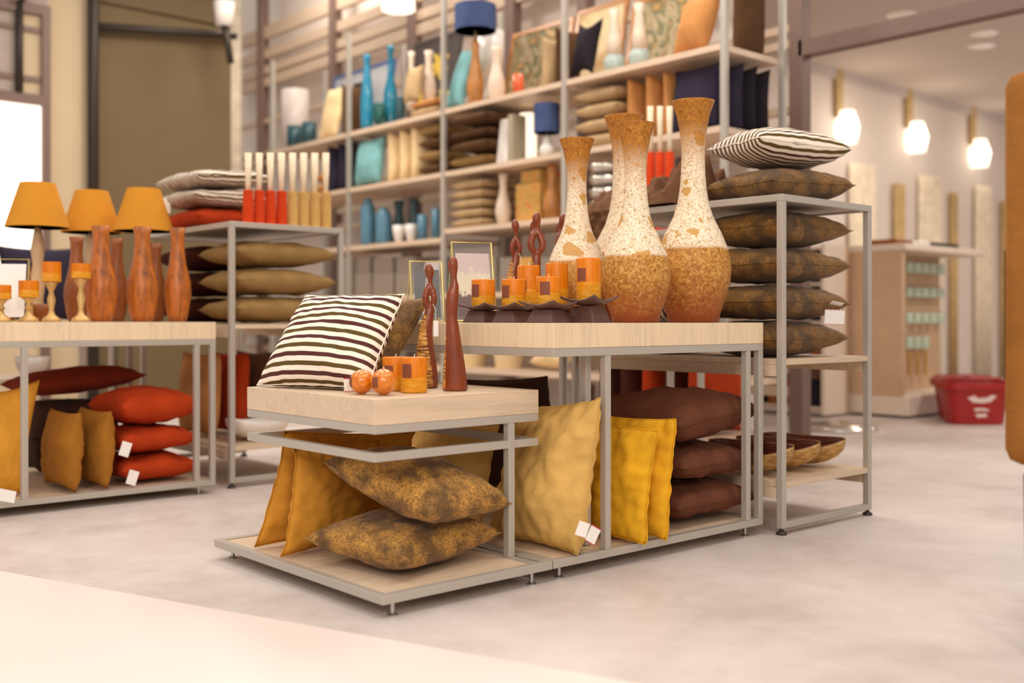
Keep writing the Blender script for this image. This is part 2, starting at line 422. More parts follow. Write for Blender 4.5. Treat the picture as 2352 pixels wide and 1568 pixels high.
# header rail crossing the opening to the right
struct(MB().box(SX-.05, SX+.05, -6, 1.6, 2.42, 2.52).build('trim_%d' % k, MULL)); k += 1
# room beyond: ceiling and curtain wall
struct(MB().box(SX+.36, 16, -7, 5.0, 3.4, 3.5).build('ceiling', CEIL))
struct(MB().box(SX+.36, 16, 3.95, 4.05, 0, 3.4).build('wall_right', CREAMW))
struct(MB().box(SX+.4, 16, 3.9, 3.949, 3.3, 3.4).build('trim_%d' % k, plain('grey_cornice', (206, 194, 188), .6, 0, 0))); k += 1
# olive partition on the left and the lighter pier beside it
YO = 6.5
struct(MB().box(1.62, 2.86, YO, YO+.2, 0, 5.6).build('wall_left', OLIVEW))
struct(MB().box(1.28, 1.6, YO-.03, YO+.2, 0, 5.6).build('wall_pier', SANDW))
OL2 = plain('dark_olive_panel', (104, 86, 58), .8, 0, .05, 1.5)
struct(MB().box(1.66, 2.86, YO-.03, YO-.001, 3.35, 5.6).build('wall_upper', OL2))
for a, b, r in (((1.615, YO-.09, 0), (1.615, YO-.09, 5.6), .045), ((1.62, YO-.09, 3.12), (2.86, YO-.09, 3.26), .034), ((2.35, YO-.09, 3.62), (2.86, YO-.09, 3.62), .03)):
    struct(MB().tube([a, b], r, 10).build('trim_%d' % k, DARKP, None, (0, 0, 0), True)); k += 1
# curtain strip between partition and screen
def curtain(name, x0, x1, y, z0, z1, mat, label, waves=5, amp=.05, axis='x', group=None):
    m = MB(); n = 48
    for z in (z0, z1):
        for i in range(n+1):
            t = i/n; o = amp*math.sin(t*waves*2*math.pi)
            m.v.append((x0+(x1-x0)*t, y+o, z) if axis == 'x' else (y+o, x0+(x1-x0)*t, z))
    for i in range(n): m.f.append((i, i+1, n+1+i+1, n+1+i))
    o = m.build(name, mat, None, (0, 0, 0), True, solid=.006)
    return tag(o, label, 'curtain', group)
SHEER = fabric('cream_sheer', (244, 226, 202), sheen=.1, wr=.1); GOLDC = fabric('gold_curtain', (206, 176, 126), sheen=.1, wr=.1)
curtain('curtain', 2.9, 4.2, 8.9, .02, 5.2, SHEER, 'tall cream curtain hanging between the olive partition and the slatted screen', 6, .06)
# bright shop window on the far left, with a grey louvred transom above
WY = 6.4
GREYP = plain('grey_transom_panel', (176, 160, 148), .7, 0, .05)
wf = MB()
xl, xr = -.6, 1.27
zb, zt = 1.9, 2.45
for a in ((xl+.06, xr-.06, 2.42, 2.5), (xl+.06, xr-.06, 3.12, 3.2), (xl+.06, xr-.06, .0, .1), (xr-.06, xr, 0, 3.2), (xl, xl+.06, 0, 3.2)):
    wf.box(a[0], a[1], WY-.04, WY+.04, a[2], a[3])
wi = wf.build('window_1', MULL); struct(wi)
lit = plain('lit_shop_window_glass', (255, 246, 232), .4, 0, 0, emit=1.5)
MB().box(xl+.06, xr-.06, WY+.0, WY+.02, .1, 1.0).build('lower_panel', SANDW, wi)
MB().box(xl+.06, xr-.06, WY+.0, WY+.02, 1.0, 2.42).build('pane', lit, wi)
MB().box(xl+.06, xr-.24, WY+.0, WY+.02, 2.5, 3.12).build('louvre_panel', GREYP, wi)
MB().box(xr-.22, xr-.06, WY+.0, WY+.02, 2.5, 3.12).build('louvre_panel', SANDW, wi)
MB().tube([(xr-.23, WY-.03, 2.5), (xr-.23, WY-.03, 3.2)], .03, 8).build('mullion', DARKP, wi, (0, 0, 0), True)
for z in (2.6, 2.98): MB().box(xl+.06, xr-.06, WY-.02, WY-.001, z, z+.04).build('glazing_bar', MULL, wi)
struct(MB().box(-3.5, 1.27, WY+.03, WY+.15, 3.2, 5.4).build('wall_transom', plain('mauve_grey_wall', (186, 166, 154), .8, 0, .04)))
struct(MB().tube([(1.03, WY-.1, 3.2), (1.6, WY-.1, 3.75)], .03, 8).build('trim_%d' % k, DARKP, None, (0, 0, 0), True)); k += 1

# ---------------------------------------------------------------- display furniture
def bolts(root, pts, h=.0365):
    for x, y in pts:
        MB().lathe([(.006, 0.004), (.006, h+.006)], 10, x, y).lathe([(.014, 0), (.014, .003), (.008, .007), (0, .007)], 14, x, y).build('levelling_foot', ZINC, root, (0, 0, 0), 'auto')
def frame_rect(name, root, x0, x1, y0, y1, z0, z1, w=.024, mat=None):
    m = MB().box(x0, x1, y0, y0+w, z0, z1).box(x0, x1, y1-w, y1, z0, z1).box(x0, x0+w, y0+w, y1-w, z0, z1).box(x1-w, x1, y0+w, y1-w, z0, z1)
    return m.build(name, mat or METAL, root, (0, 0, 0), False, .0018)
def high_table(loc, label, L=1.026, W=.94, twin=True):
    r = thing('display_table', label, 'table', loc)
    frame_rect('base_frame', r, 0, L, 0, W, .0365, .0607)
    MB().box(.024, L-.024, .024, W-.024, .046, .058).build('base_panel', WOOD, r)
    for x in (.219, .929, L-.024):
        for y in (0, W-.024): MB().box(x, x+.024, y, y+.024, .0607, .6517).build('post', METAL, r, (0, 0, 0), False, .0018)
    if twin: MB().box(.219, .243, .085, .109, .0607, .6517).build('post', METAL, r, (0, 0, 0), False, .0018)
    frame_rect('top_frame', r, 0, L, 0, W, .6517, .6762)
    MB().box(0, L, 0, W, .6768, .75).build('tabletop', WOODV, r, (0, 0, 0), False, .0012)
    bolts(r, [(.05, .03), (.96, .03), (.05, W-.03), (.96, W-.03)])
    return r
def rack(loc, label, zm, zl, L=.6, W=1.016):
    r = thing('display_rack', label, 'rack', loc)
    t = .025
    for x in (0, L-t):
        for y in (0, W-t): MB().box(x, x+t, y, y+t, .023, 1.18).build('leg', METAL, r, (0, 0, 0), False, .002)
    frame_rect('top_frame', r, 0, L, 0, W, 1.18, 1.205, t)
    MB().box(t, L-t, t, W-t, 1.186, 1.2045).build('top_panel', METAL, r)
    for y in (0, W-t): MB().box(t, L-t, y, y+t, .023, .046).build('bottom_rail', METAL, r, (0, 0, 0), False, .002)
    for z in (zm, zl):
        s = MB().box(t*.6, L-t*.6, .004, W-.004, z-.02, z).build('shelf_board', WOOD, r, (0, 0, 0), False, .001)
        for x in (.003, L-.025): MB().box(x, x+.022, t+.002, W-t-.002, z-.06, z-.02 if False else z-.0205).build('apron', WOOD, s)
    for x in (t/2, L-t/2):
        for y in (t/2, W-t/2):
            MB().lathe([(.008, .012), (.008, .025)], 10, x, y).lathe([(.018, 0), (.02, .004), (.016, .011), (.009, .014), (0, .014)], 16, x, y).build('rubber_foot', RUBBER, r, (0, 0, 0), 'auto')
    return r
# low cantilevered table at the front
t1 = thing('display_table', 'low two-level display table with a thick oak top jutting out over its oak base tray', 'table', (0, 0, 0))
frame_rect('base_frame', t1, 0, .595, 0, .94, .0365, .0607)
MB().box(.531, .555, .024, .916, .0365, .0607).build('cross_bar', METAL, t1, (0, 0, 0), False, .0018)
MB().box(.024, .531, .024, .916, .044, .056).build('base_panel', WOOD, t1)
for y in (.12, .806): MB().box(.531, .555, y-.0005, y+.0245, .0607, .4552).build('post', METAL, t1, (0, 0, 0), False, .0018)
frame_rect('lower_frame', t1, .058, .651, .12, .83, .381, .4045)
frame_rect('top_frame', t1, .058, .651, .12, .83, .4552, .4785)
MB().box(.058, .651, .12, .83, .479, .549).build('tabletop', WOOD, t1, (0, 0, 0), False, .0012)
bolts(t1, [(.045, .02), (.53, .02), (.045, .9), (.53, .9)])
high_table((.599, 0, 0), 'high display table with thick oak top carrying the tall crackled vases')
rack((1.66, -.056, 0), 'tall steel rack with oak shelves at right, striped cushion on its top', .62, .186)
high_table((-.442, 2.126, 0), 'high display table at left carrying the orange lamps and carved wooden vases', twin=False)
rack((.69, 2.2, 0), 'tall steel rack at left holding olive cushions, behind the striped leaning cushion', .74, .186)

# ---------------------------------------------------------------- foreground: on the low table
LE = leather(); ST = striped()
LEW = leather('worn_leather_dark', (158, 112, 44), (64, 44, 24))
zt1 = .5502
c = [P(590, 890, 3.345), P(846, 899, 3.11), P(929, 681, 3.30), P(702, 683, 3.53)]
o = cushion(c, .15, ST, 'large black-and-cream striped cushion leaning at the left of the low table', 'striped_cushion', 40, .05, .005, 3, sag=.35)
o.location.z += .007
price_tag(o, o.matrix_basis.inverted() @ PZ(808, 897, .57) if False else (P(808, 884, 3.06)-o.location), (.25, 0, -.75), .045, .042)
c = [P(882, 874, 3.42), P(882, 874, 3.42)+Vector((-.03, .36, 0)), P(988, 684, 3.52)+Vector((-.05, .33, .0)), P(988, 684, 3.52)]
c = [c[1], c[0], c[3], c[2]]
cushion(c, .11, LEW, 'brown crackled cushion leaning behind the striped cushion on the low table', 'leather_cushion', 30, .05, .005, 5)

def pillar(u, vb, z, d, rad, h, label, lab=True, lz=.6, ang=0, name='pillar_candle', dx=None):
    p = P(u, 800, d); r = thing(name, label, 'candle', (p.x, p.y, z))
    prof = [(rad*.97, 0), (rad, .004), (rad, h-.004), (rad*.96, h), (rad*.8, h-.002), (rad*.3, h-.003), (0, h-.004)]
    b = MB().lathe(prof, 36).build('wax_body', wax(), r, (0, 0, 0), True)
    MB().tube([(0, 0, h-.006), (.001, 0, h+.004), (.003, 0, h+.009)], .0012, 6).build('wick', PAPER, r)
    if lab:
        a = math.atan2(CY-p.y, CX-p.x)+ang; m = MB(); n = 9; w_ = .85
        for zz in (h*lz-.02, h*lz+.02):
            for i in range(n):
                q = a-w_/2+w_*i/(n-1); m.v.append(((rad+.0006)*math.cos(q), (rad+.0006)*math.sin(q), zz))
        for i in range(n-1): m.f.append((i, i+1, n+i+1, n+i))
        m.build('paper_label', LABEL, r)
    return r
pillar(951, 905, zt1, 3.09, .0385, .102, 'front orange pillar candle on the low table, beside the wooden couple', ang=-.62, lz=.62)
pillar(908, 900, zt1, 3.175, .0385, .1, 'orange pillar candle on the low table, half hidden behind the front one', ang=-.6, lz=.55)
def ball(u, v, d, rad, label, ang):
    p = P(u, v, d); r = thing('ball_candle', label, 'candle', (p.x, p.y, zt1))
    prof = [(0, 0), (rad*.35, 0)]+[(rad*math.cos(a), rad+rad*math.sin(a)) for a in [math.pi*(-.5+.06+i*.88/22/1.0) for i in range(23)]]+[(0, rad*2-.0005)]
    MB().lathe([q for q in prof if q[1] >= 0], 36).build('wax_ball', ballwax(), r, (0, 0, 0), True)
    MB().tube([(0, 0, rad*2-.003), (.001, 0, rad*2+.006)], .0012, 6).build('wick', PAPER, r)
    a = math.atan2(CY-p.y, CX-p.x)+ang; m = MB(); n = 8
    for j in range(6):
        e = -.42+.84*j/5
        for i in range(n):
            q = a-.3+.6*i/(n-1); m.v.append(((rad+.0008)*math.cos(e)*math.cos(q), (rad+.0008)*math.cos(e)*math.sin(q), rad+(rad+.0008)*math.sin(e)))
    for j in range(5):
        for i in range(n-1): m.f.append((j*n+i, j*n+i+1, (j+1)*n+i+1, (j+1)*n+i))
    m.build('paper_label', LABEL, r, (0, 0, 0), True)
ball(831, 870, 3.02, .0345, 'orange ball candle nearest the striped cushion, touching its price tag', -1.25)
ball(881, 870, 2.985, .0365, 'orange ball candle between the other ball and the pillar candles', -.75)

REDW = plain('polished_red_wood', (124, 54, 20), .28, 0, .18, 12)
def figurine(u, d, z, H, label, kind, rz=0, tagged=False, mirror=1):
    p = P(u, 800, d); r = thing('wooden_figurine', label, 'figurine', (p.x, p.y, z), -TH+rz)
    s = H/.4; M = mirror
    def ring(cx, cy, zz, rx, ry, n=18, tl=0):
        return [(s*(M*cx+rx*math.cos(2*math.pi*i/n)), s*(cy+ry*math.sin(2*math.pi*i/n)), s*(zz+tl*rx*math.cos(2*math.pi*i/n))) for i in range(n)]
    m = MB()
    if kind == 'woman':     # swept skirt, waist, arm loop with a hole, bowed head
        m.loft([ring(-.008, 0, 0, .037, .03), ring(-.008, 0, .006, .038, .03), ring(-.008, 0, .07, .034, .028), ring(-.010, 0, .13, .027, .024), ring(-.010, 0, .18, .021, .019), ring(-.004, 0, .215, .018, .017), ring(.002, 0, .245, .016, .014), ring(.003, 0, .262, .012, .011)])
        for sx_, b in ((-1, .021), (1, .019)):
            m.tube([(s*M*.003, 0, s*.25), (s*M*(.003+sx_*b*.62), -.004*s, s*.272), (s*M*(.003+sx_*b*.72), -.006*s, s*.29), (s*M*(.003+sx_*b*.5), 0, s*.312), (s*M*.004, 0, s*.33)], [.011*s, .0105*s, .0105*s, .0105*s, .009*s], 10)
        m.loft([ring(.004, 0, .318, .010, .009), ring(.005, 0, .335, .007, .007), ring(.004, 0, .35, .0085, .009), ring(.002, 0, .366, .0145, .014), ring(.001, 0, .38, .0155, .015), ring(0, 0, .392, .011, .011), ring(0, 0, .398, .005, .005), ring(0, 0, .4, .001, .001)])
    elif kind == 'man':     # tall plain body with a flared base
        m.loft([ring(.007, 0, 0, .037, .03), ring(.007, 0, .006, .038, .03), ring(.005, 0, .08, .031, .026), ring(.001, 0, .16, .0225, .021), ring(-.004, 0, .22, .0165, .016), ring(-.003, 0, .262, .019, .017), ring(.0, 0, .29, .019, .015), ring(.005, 0, .312, .013, .012), ring(.004, 0, .332, .0085, .009), ring(.002, 0, .345, .0105, .011), ring(0, 0, .362, .0155, .015), ring(0, 0, .38, .0155, .015), ring(.001, 0, .392, .011, .011), ring(.001, 0, .399, .003, .003)])
    else:                   # pair sharing one body: broad loop, big head and a small head behind
        m.loft([ring(-.004, 0, 0, .034, .028), ring(-.004, 0, .08, .026, .023), ring(-.002, 0, .15, .019, .018), ring(-.001, 0, .2, .017, .016), ring(.0, 0, .235, .017, .014), ring(.001, 0, .25, .012, .011)])
        for sx_, b in ((-1, .027), (1, .028)):
            m.tube([(0, 0, s*.242), (s*M*(sx_*b*.7), -.004*s, s*.268), (s*M*(sx_*b*.8), -.004*s, s*.288), (s*M*(sx_*b*.5), 0, s*.315), (s*M*.004, 0, s*.334)], [.012*s, .0135*s, .0135*s, .0135*s, .011*s], 10)
        m.loft([ring(.004, 0, .32, .014, .012), ring(.005, 0, .335, .009, .009), ring(.003, 0, .352, .011, .011), ring(.001, 0, .368, .0155, .015), ring(0, 0, .384, .0155, .015), ring(.001, 0, .394, .01, .01), ring(.001, 0, .4, .002, .002)])
        m.loft([ring(-.012, .012, .32, .005, .005), ring(-.013, .014, .345, .0085, .009), ring(-.013, .014, .357, .009, .009), ring(-.013, .014, .366, .004, .004)])
    m.build('body', REDW, r, (0, 0, 0), True, remesh=.0032*s)
    # carved, gilded flank of the skirt
    cm = MB(); pts = {'woman': [(-.008, .004, .038, .03), (-.008, .07, .034, .028), (-.010, .13, .027, .024), (-.010, .18, .021, .019), (-.004, .215, .018, .017), (.0, .24, .016, .015)], 'man': [(.007, .004, .038, .03), (.005, .08, .031, .026), (.001, .16, .0225, .021)], 'pair': [(-.004, .004, .034, .028), (-.004, .08, .026, .023), (-.002, .15, .019, .018), (-.001, .2, .017, .016), (0, .228, .017, .014)]}[kind]
    a0_, a1_ = {'woman': (math.pi*.9, math.pi*1.68), 'man': (math.pi*.98, math.pi*1.2), 'pair': (math.pi*.9, math.pi*1.5)}[kind]
    nn = 12; fine = []
    for i in range(len(pts)-1):
        for q in range(6):
            t = q/6; fine.append(tuple(pts[i][j]*(1-t)+pts[i+1][j]*t for j in range(4)))
    fine.append(pts[-1])
    for kk, (cx, zz, rx, ry) in enumerate(fine):
        e = kk/(len(fine)-1)
        for i in range(nn):
            a = a0_+(a1_-(a1_-a0_)*.5*e**1.5-a0_)*i/(nn-1)
            cm.v.append((s*M*(cx+(rx+.0006)*math.cos(a)), s*(ry+.0006)*math.sin(a), s*zz))
    for j in range(len(fine)-1):
        for i in range(nn-1): cm.f.append((j*nn+i, j*nn+i+1, (j+1)*nn+i+1, (j+1)*nn+i))
    o = cm.build('carved_skirt', carve(), r, (0, 0, 0), True, solid=.0025); o['label'] = 'gilded carved skirt'
    if tagged:
        MB().tube([(s*M*.012, -.016*s, s*.268), (s*M*.02, -.022*s, s*.25), (s*M*.02, -.024*s, s*.215)], .0008, 5).build('tag_string', PAPER, r)
        MB().box(s*M*.02-.007*s, s*M*.02+.009*s, -.0255*s, -.0247*s, s*.165, s*.215).build('price_tag', PAPER, r)
    return r
figurine(985, 3.30, zt1, .385, 'carved wooden woman with gilded skirt on the low table, beside the taller smooth figure', 'woman', .15, True)
figurine(1040, 3.17, zt1, .400, 'smooth tall red-wood man figurine at the right of the low table', 'man', .1)

# ---------------------------------------------------------------- foreground: under the low table
zb = .0607
def LZ(u, v, z): return PZ(u, v, z)
def quad(l, f, r_):     # left, front, right corners -> fourth by symmetry
    b = l+r_-f; return [f, r_, b, l]
c = quad(LZ(700, 1236, .13), LZ(925, 1292, .118), LZ(1151, 1224, .13))
cushion(c, .118, LE, 'brown crackled cushion lying flat on the oak base tray', 'leather_cushion', 40, .06, .005, 11, flat=.12, q=.42)
c = quad(P(742, 1068, 3.10), P(988, 1196, 2.86), P(1175, 1165, 3.13))
for q_ in c: q_.z += .011
cushion(c, .15, LE, 'brown crackled cushion lying on top of the flat one under the low table', 'leather_cushion', 40, .06, .005, 17, q=.44)
c = [Vector((.03, .56, .063)), Vector((.44, .655, .063)), Vector((.47, .69, .365)), Vector((.105, .605, .372))]
cushion(c, .085, MUST, 'mustard suede cushion standing behind the two crackled cushions', 'suede_cushion', 32, .05, .010, 21, sag=.3, ear=-.01)
c = [Vector((.035, .735, .063)), Vector((.585, .755, .063)), Vector((.65, .752, .372)), Vector((.155, .765, .408))]
cushion(c, .07, MUST, 'mustard suede cushion standing at the back left of the base tray', 'suede_cushion', 32, .05, .010, 25, sag=.3)

# ---------------------------------------------------------------- inside the high table
X0 = .599
c = [Vector((.70, .40, .064)), Vector((.70, -.012, .064)), Vector((.785, -.02, .525)), Vector((.79, .37, .475))]
o = cushion(c, .15, TAN, 'big tan suede cushion with white tag, standing at the left end under the high table', 'suede_cushion', 44, .05, .013, 31, sag=.45, ear=.012)
price_tag(o, P(1338, 1215, 3.07)-o.location, (0, .35, -.5), .034, .042, False)
price_tag(o, P(1362, 1228, 3.06)-o.location, (.1, .45, -1.1), .03, .055)
c = [Vector((.69, .93, .064)), Vector((.69, .44, .064)), Vector((.77, .44, .41)), Vector((.76, .93, .41))]
cushion(c, .12, TAN, 'tan suede cushion in shadow behind the big tan one under the high table', 'suede_cushion', 28, .05, .008, 33, sag=.3)
c = [Vector((.935, .36, .064)), Vector((.95, -.045, .066)), Vector((1.0, -.05, .415)), Vector((.99, .33, .43))]
cushion(c, .079, YEL, 'yellow suede cushion just right of the steel post under the high table', 'suede_cushion', 36, .05, .012, 41, sag=.4)
c = [Vector((1.035, .36, .064)), Vector((1.052, -.05, .066)), Vector((1.09, -.055, .446)), Vector((1.08, .33, .44))]
cushion(c, .079, YEL, 'yellow suede cushion leaning towards the brown stack under the high table', 'suede_cushion', 36, .05, .012, 47, sag=.4, ear=.01)
for z, T, lb, dx, dz in ((.13, .114, 'bottom brown suede cushion of the three stacked under the high table', 0, (0, 0, 0, 0)), (.262, .115, 'middle brown suede cushion of the three stacked under the high table', .02, (0, 0, .01, 0)), (.41, .17, 'top, plumpest brown suede cushion of the three stacked under the high table', 0, (-.005, .03, .02, .02))):
    lying(1.215+dx, 1.66+dx*.5, .035, .46, z, T, BROWN, lb, dz, name='suede_cushion', n=34, wr=.0085, seed=int(z*400), flat=.05, pull=.07)
c = [Vector((.88, .74, .064)), Vector((1.33, .72, .064)), Vector((1.33, .80, .54)), Vector((.88, .82, .545))]
cushion(c, .14, DKBROWN, 'dark brown cushion standing at the back of the high table, above the tan one', 'suede_cushion', 28, .05, .008, 51)

# ---------------------------------------------------------------- on the high table
zt2 = .7512
VP = {'a': [(0, 0), (.0855, 0), (.09, .004), (.094, .03), (.115, .09), (.129, .145), (.1325, .185), (.129, .22), (.121, .258), (.099, .312), (.0695, .371), (.0545, .42), (.046, .475), (.042, .53), (.0405, .58), (.042, .625), (.0475, .675), (.057, .725), (.0735, .772), (.075, .776), (.072, .776), (.055, .726), (.045, .675), (.039, .62), (.0385, .55)]}
def vase(u, d, s, label, wd=1):
    p = P(u, 740, d)
    pr = VP['a']
    o = MB().lathe([(r*s*wd, h*s) for r, h in pr], 48).build('tall_vase', vase_mat(), None, (p.x, p.y, zt2), True)
    o.rotation_euler.z = u*.013
    return tag(o, label, 'vase', 'crackled cream and ochre vases')
vase(1592, 3.755, 1.0, 'rightmost and tallest crackled cream vase, standing at the table corner before the rack')
vase(1460, 3.557, .852, 'front middle crackled cream vase, full height in view beside the large brown dish', 1.03)
vase(1433, 4.03, 1.0, 'tall crackled cream vase partly hidden behind the front middle one')
vase(1325, 3.86, .852, 'leftmost crackled cream vase, its belly hidden by the tall candles', 1.0)
DISH = plain('dark_brown_ceramic', (92, 62, 54), .42, 0, .06, 40)
def dish(u, d, wd, h, label, rz):
    p = P(u, 740, d); r = thing('candle_dish', label, 'dish', (p.x, p.y, zt2), rz)
    b = wd*.3
    m = MB(); hw = wd*.215
    m.v = [(-b, -b, 0), (b, -b, 0), (b, b, 0), (-b, b, 0)]+[(x*hw*.96, y*hw*.96, h*.58) for x, y in ((-1, -1), (1, -1), (1, 1), (-1, 1))]
    m.f = [(0, 1, 5, 4), (1, 2, 6, 5), (2, 3, 7, 6), (3, 0, 4, 7), (3, 2, 1, 0), (4, 5, 6, 7)]
    m.build('foot', DISH, r, (0, 0, 0), False, .003)
    n = 16; g = MB()
    for lay in (0, 1):
        for i in range(n+1):
            for j in range(n+1):
                u_, v_ = 2*i/n-1, 2*j/n-1
                e = max(abs(u_), abs(v_)); cn = abs(u_*v_)
                sc = 1-.12*(1-min(abs(u_), abs(v_))/max(e, 1e-6))*e
                z = h*(.66+.27*(u_*u_+v_*v_)**1.25/2) - (0 if lay else .006)
                g.v.append((u_*wd/2*sc*.78, v_*wd/2*sc*.78, z))
    N1 = (n+1)**2
    for i in range(n):
        for j in range(n):
            a = i*(n+1)+j; q = (a, a+n+1, a+n+2, a+1)
            g.f.append(q[::-1]); g.f.append(tuple(x+N1 for x in q))
    rim = [i*(n+1) for i in range(n+1)]+[n*(n+1)+j for j in range(1, n+1)]+[i*(n+1)+n for i in range(n-1, -1, -1)]+[j for j in range(n-1, 0, -1)]
    for i, a in enumerate(rim):
        b2 = rim[(i+1) % len(rim)]; g.f.append((a, b2, b2+N1, a+N1))
    g.build('curled_plate', DISH, r, (0, 0, 0), True)
    return r
for u, d, wd, h, lb, rz in (
    (1108, 3.46, .158, .066, 'small brown curled dish at the left end of the row, under a short candle', .12),
    (1176, 3.375, .158, .066, 'small brown curled dish second from the left along the table edge', .1),
    (1260, 3.25, .168, .07, 'small brown curled dish third from the left, in front of the tall candles', .12),
    (1352, 3.31, .172, .088, 'largest brown curled dish, carrying the rightmost tall candle', .12),
    (1215, 3.60, .155, .066, 'brown curled dish behind the front row, under a tall candle', .1),
    (1288, 3.66, .152, .066, 'brown curled dish near the leftmost vase, hidden behind the front candles', .1)):
    dish(u, d, wd, h, lb, -TH+.78+rz)
zp = lambda h: zt2+h*.715
pillar(1110, 700, zp(.066), 3.46, .038, .092, 'short orange candle on the leftmost brown dish', ang=-.8, lz=.6)
pillar(1180, 700, zp(.066), 3.375, .038, .09, 'short orange candle on the second brown dish from left', ang=-.8, lz=.55)
pillar(1259, 700, zp(.07), 3.25, .0378, .09, 'short orange candle on the third brown dish, its label facing forward', ang=-.28, lz=.6)
pillar(1352, 700, zp(.088), 3.31, .0385, .137, 'tallest orange candle, standing alone on the largest brown dish', ang=-.65, lz=.62)
pillar(1214, 700, zp(.066), 3.60, .038, .145, 'tall orange candle behind the second short one, left of the vases', ang=-.6, lz=.5)
pillar(1279, 700, zp(.066), 3.66, .039, .155, 'tall orange candle just in front of the leftmost vase', ang=-.6, lz=.5)
figurine(1183, 4.0, zt2, .386, 'carved wooden woman with hanging white tag, behind the candles on the high table', 'woman', .1, True)
figurine(1232, 3.95, zt2, .408, 'wooden embracing pair figurine standing left of the leftmost vase', 'pair', .1)
figurine(1293, 4.12, zt2, .42, 'wooden pair figurine mostly hidden behind the leftmost vase', 'pair', .4)
BRASS = plain('pale_brass', (214, 196, 132), .25, .85, .05)
GLASSM, _nt, _b = newmat('clear_frame_glass')
_tr = _nt.nodes.new('ShaderNodeBsdfTransparent'); _gl = _nt.nodes.new('ShaderNodeBsdfGlossy'); _gl.inputs['Roughness'].default_value = .03; _mx = _nt.nodes.new('ShaderNodeMixShader'); _mx.inputs[0].default_value = .1
_nt.links.new(_tr.outputs[0], _mx.inputs[1]); _nt.links.new(_gl.outputs[0], _mx.inputs[2]); _nt.links.new(_mx.outputs[0], _nt.nodes['Material Output'].inputs['Surface'])
def photo_mat(name, kind):
    m, nt, b = newmat(name); t = nt.nodes.new('ShaderNodeTexCoord'); sp = nt.nodes.new('ShaderNodeSeparateXYZ'); nt.links.new(t.outputs['Generated'], sp.inputs[0])
    f, _ = noise_(nt, coord(nt, 'Generated', (9, 9, 2)), 1, 4, .7)
    s = math_(nt, 'MULTIPLY_ADD', f, .55, sp.outputs[2])
    if kind == 'lake': col = ramp(nt, s, [(.4, lin((92, 54, 46))), (.62, lin((112, 68, 56))), (.66, lin((240, 228, 198))), (.95, lin((236, 224, 198))), (1.0, lin((222, 200, 196)))])
    else: col = ramp(nt, s, [(.3, lin((84, 76, 62))), (.5, lin((74, 68, 62))), (.95, lin((96, 92, 88)))])
    nt.links.new(col, b.inputs['Base Color']); b.inputs['Roughness'].default_value = .25
    return m
def prism_frame(u, d, w_, h, label, pm, rz, extra=None):
    p = P(u, 740, d); r = thing('picture_frame', label, 'frame', (p.x, p.y, zt2), rz)
    tl = .22*h; dp = .42*h     # front leans back by tl, strut foot at dp
    A = [(-w_/2, 0, .004), (w_/2, 0, .004), (w_/2, tl, h), (-w_/2, tl, h)]
    Bk = [(-w_/2, dp, .004), (w_/2, dp, .004)]
    m = MB().tube(A+[A[0]], .0042, 6)
    m.tube([A[3], Bk[0], A[0]], .0022, 6).tube([A[2], Bk[1], A[1]], .0022, 6).tube([Bk[0], Bk[1]], .0022, 6)
    m.build('brass_frame', BRASS, r)
    ins = .006; g = MB(); nrm = Vector((0, -h, tl)).normalized()*.0015
    def face(x0, x1, t0, t1, off):
        q = []
        for x, t in ((x0, t0), (x1, t0), (x1, t1), (x0, t1)):
            q.append((x, tl*t+nrm.y*off, .004+(h-.004)*t+nrm.z*off))
        return q
    def slab(x0, x1, t0, t1, o0, o1):
        s = MB(); s.v = face(x0, x1, t0, t1, o0)+face(x0, x1, t0, t1, o1)
        s.f = [(0, 1, 2, 3), (4, 5, 6, 7), (0, 1, 5, 4), (1, 2, 6, 5), (2, 3, 7, 6), (3, 0, 4, 7)]; return s
    slab(-w_/2+ins, w_/2-ins, .02, .98, .3, .9).build('glass_pane', GLASSM, r)
    ph = slab(-w_/2+.012, w_/2-.012, .06, .86, -.9, -.2).build('photograph', pm, r)
    if extra == 'tower':
        s = MB(); 
        for (xb, tb), (xt, tt), wd in (((-.018, .1), (-.001, .72), .004), ((.018, .1), (.001, .72), .004)):
            q0, q1 = face(xb, xb, tb, tb, .05)[0], face(xt, xt, tt, tt, .05)[0]; s.tube([q0, q1], [.0035, .001], 5)
        for tb, hw in ((.3, .014), (.45, .009)):
            s.tube([face(-hw, -hw, tb, tb, .05)[0], face(hw, hw, tb, tb, .05)[0]], .0016, 5)
        s.build('printed_tower', plain('pale_print', (226, 214, 186), .5, 0, 0), ph)
    return r
prism_frame(1094, 3.82, .15, .29, 'large brass-edged glass tent frame with a brown lakeside photograph', photo_mat('lakeside_print', 'lake'), -TH+.32)
prism_frame(985, 3.72, .115, .215, 'small brass-edged glass tent frame with a tower photograph, behind the wooden woman', photo_mat('tower_print', 'dark'), -TH+.32, 'tower')

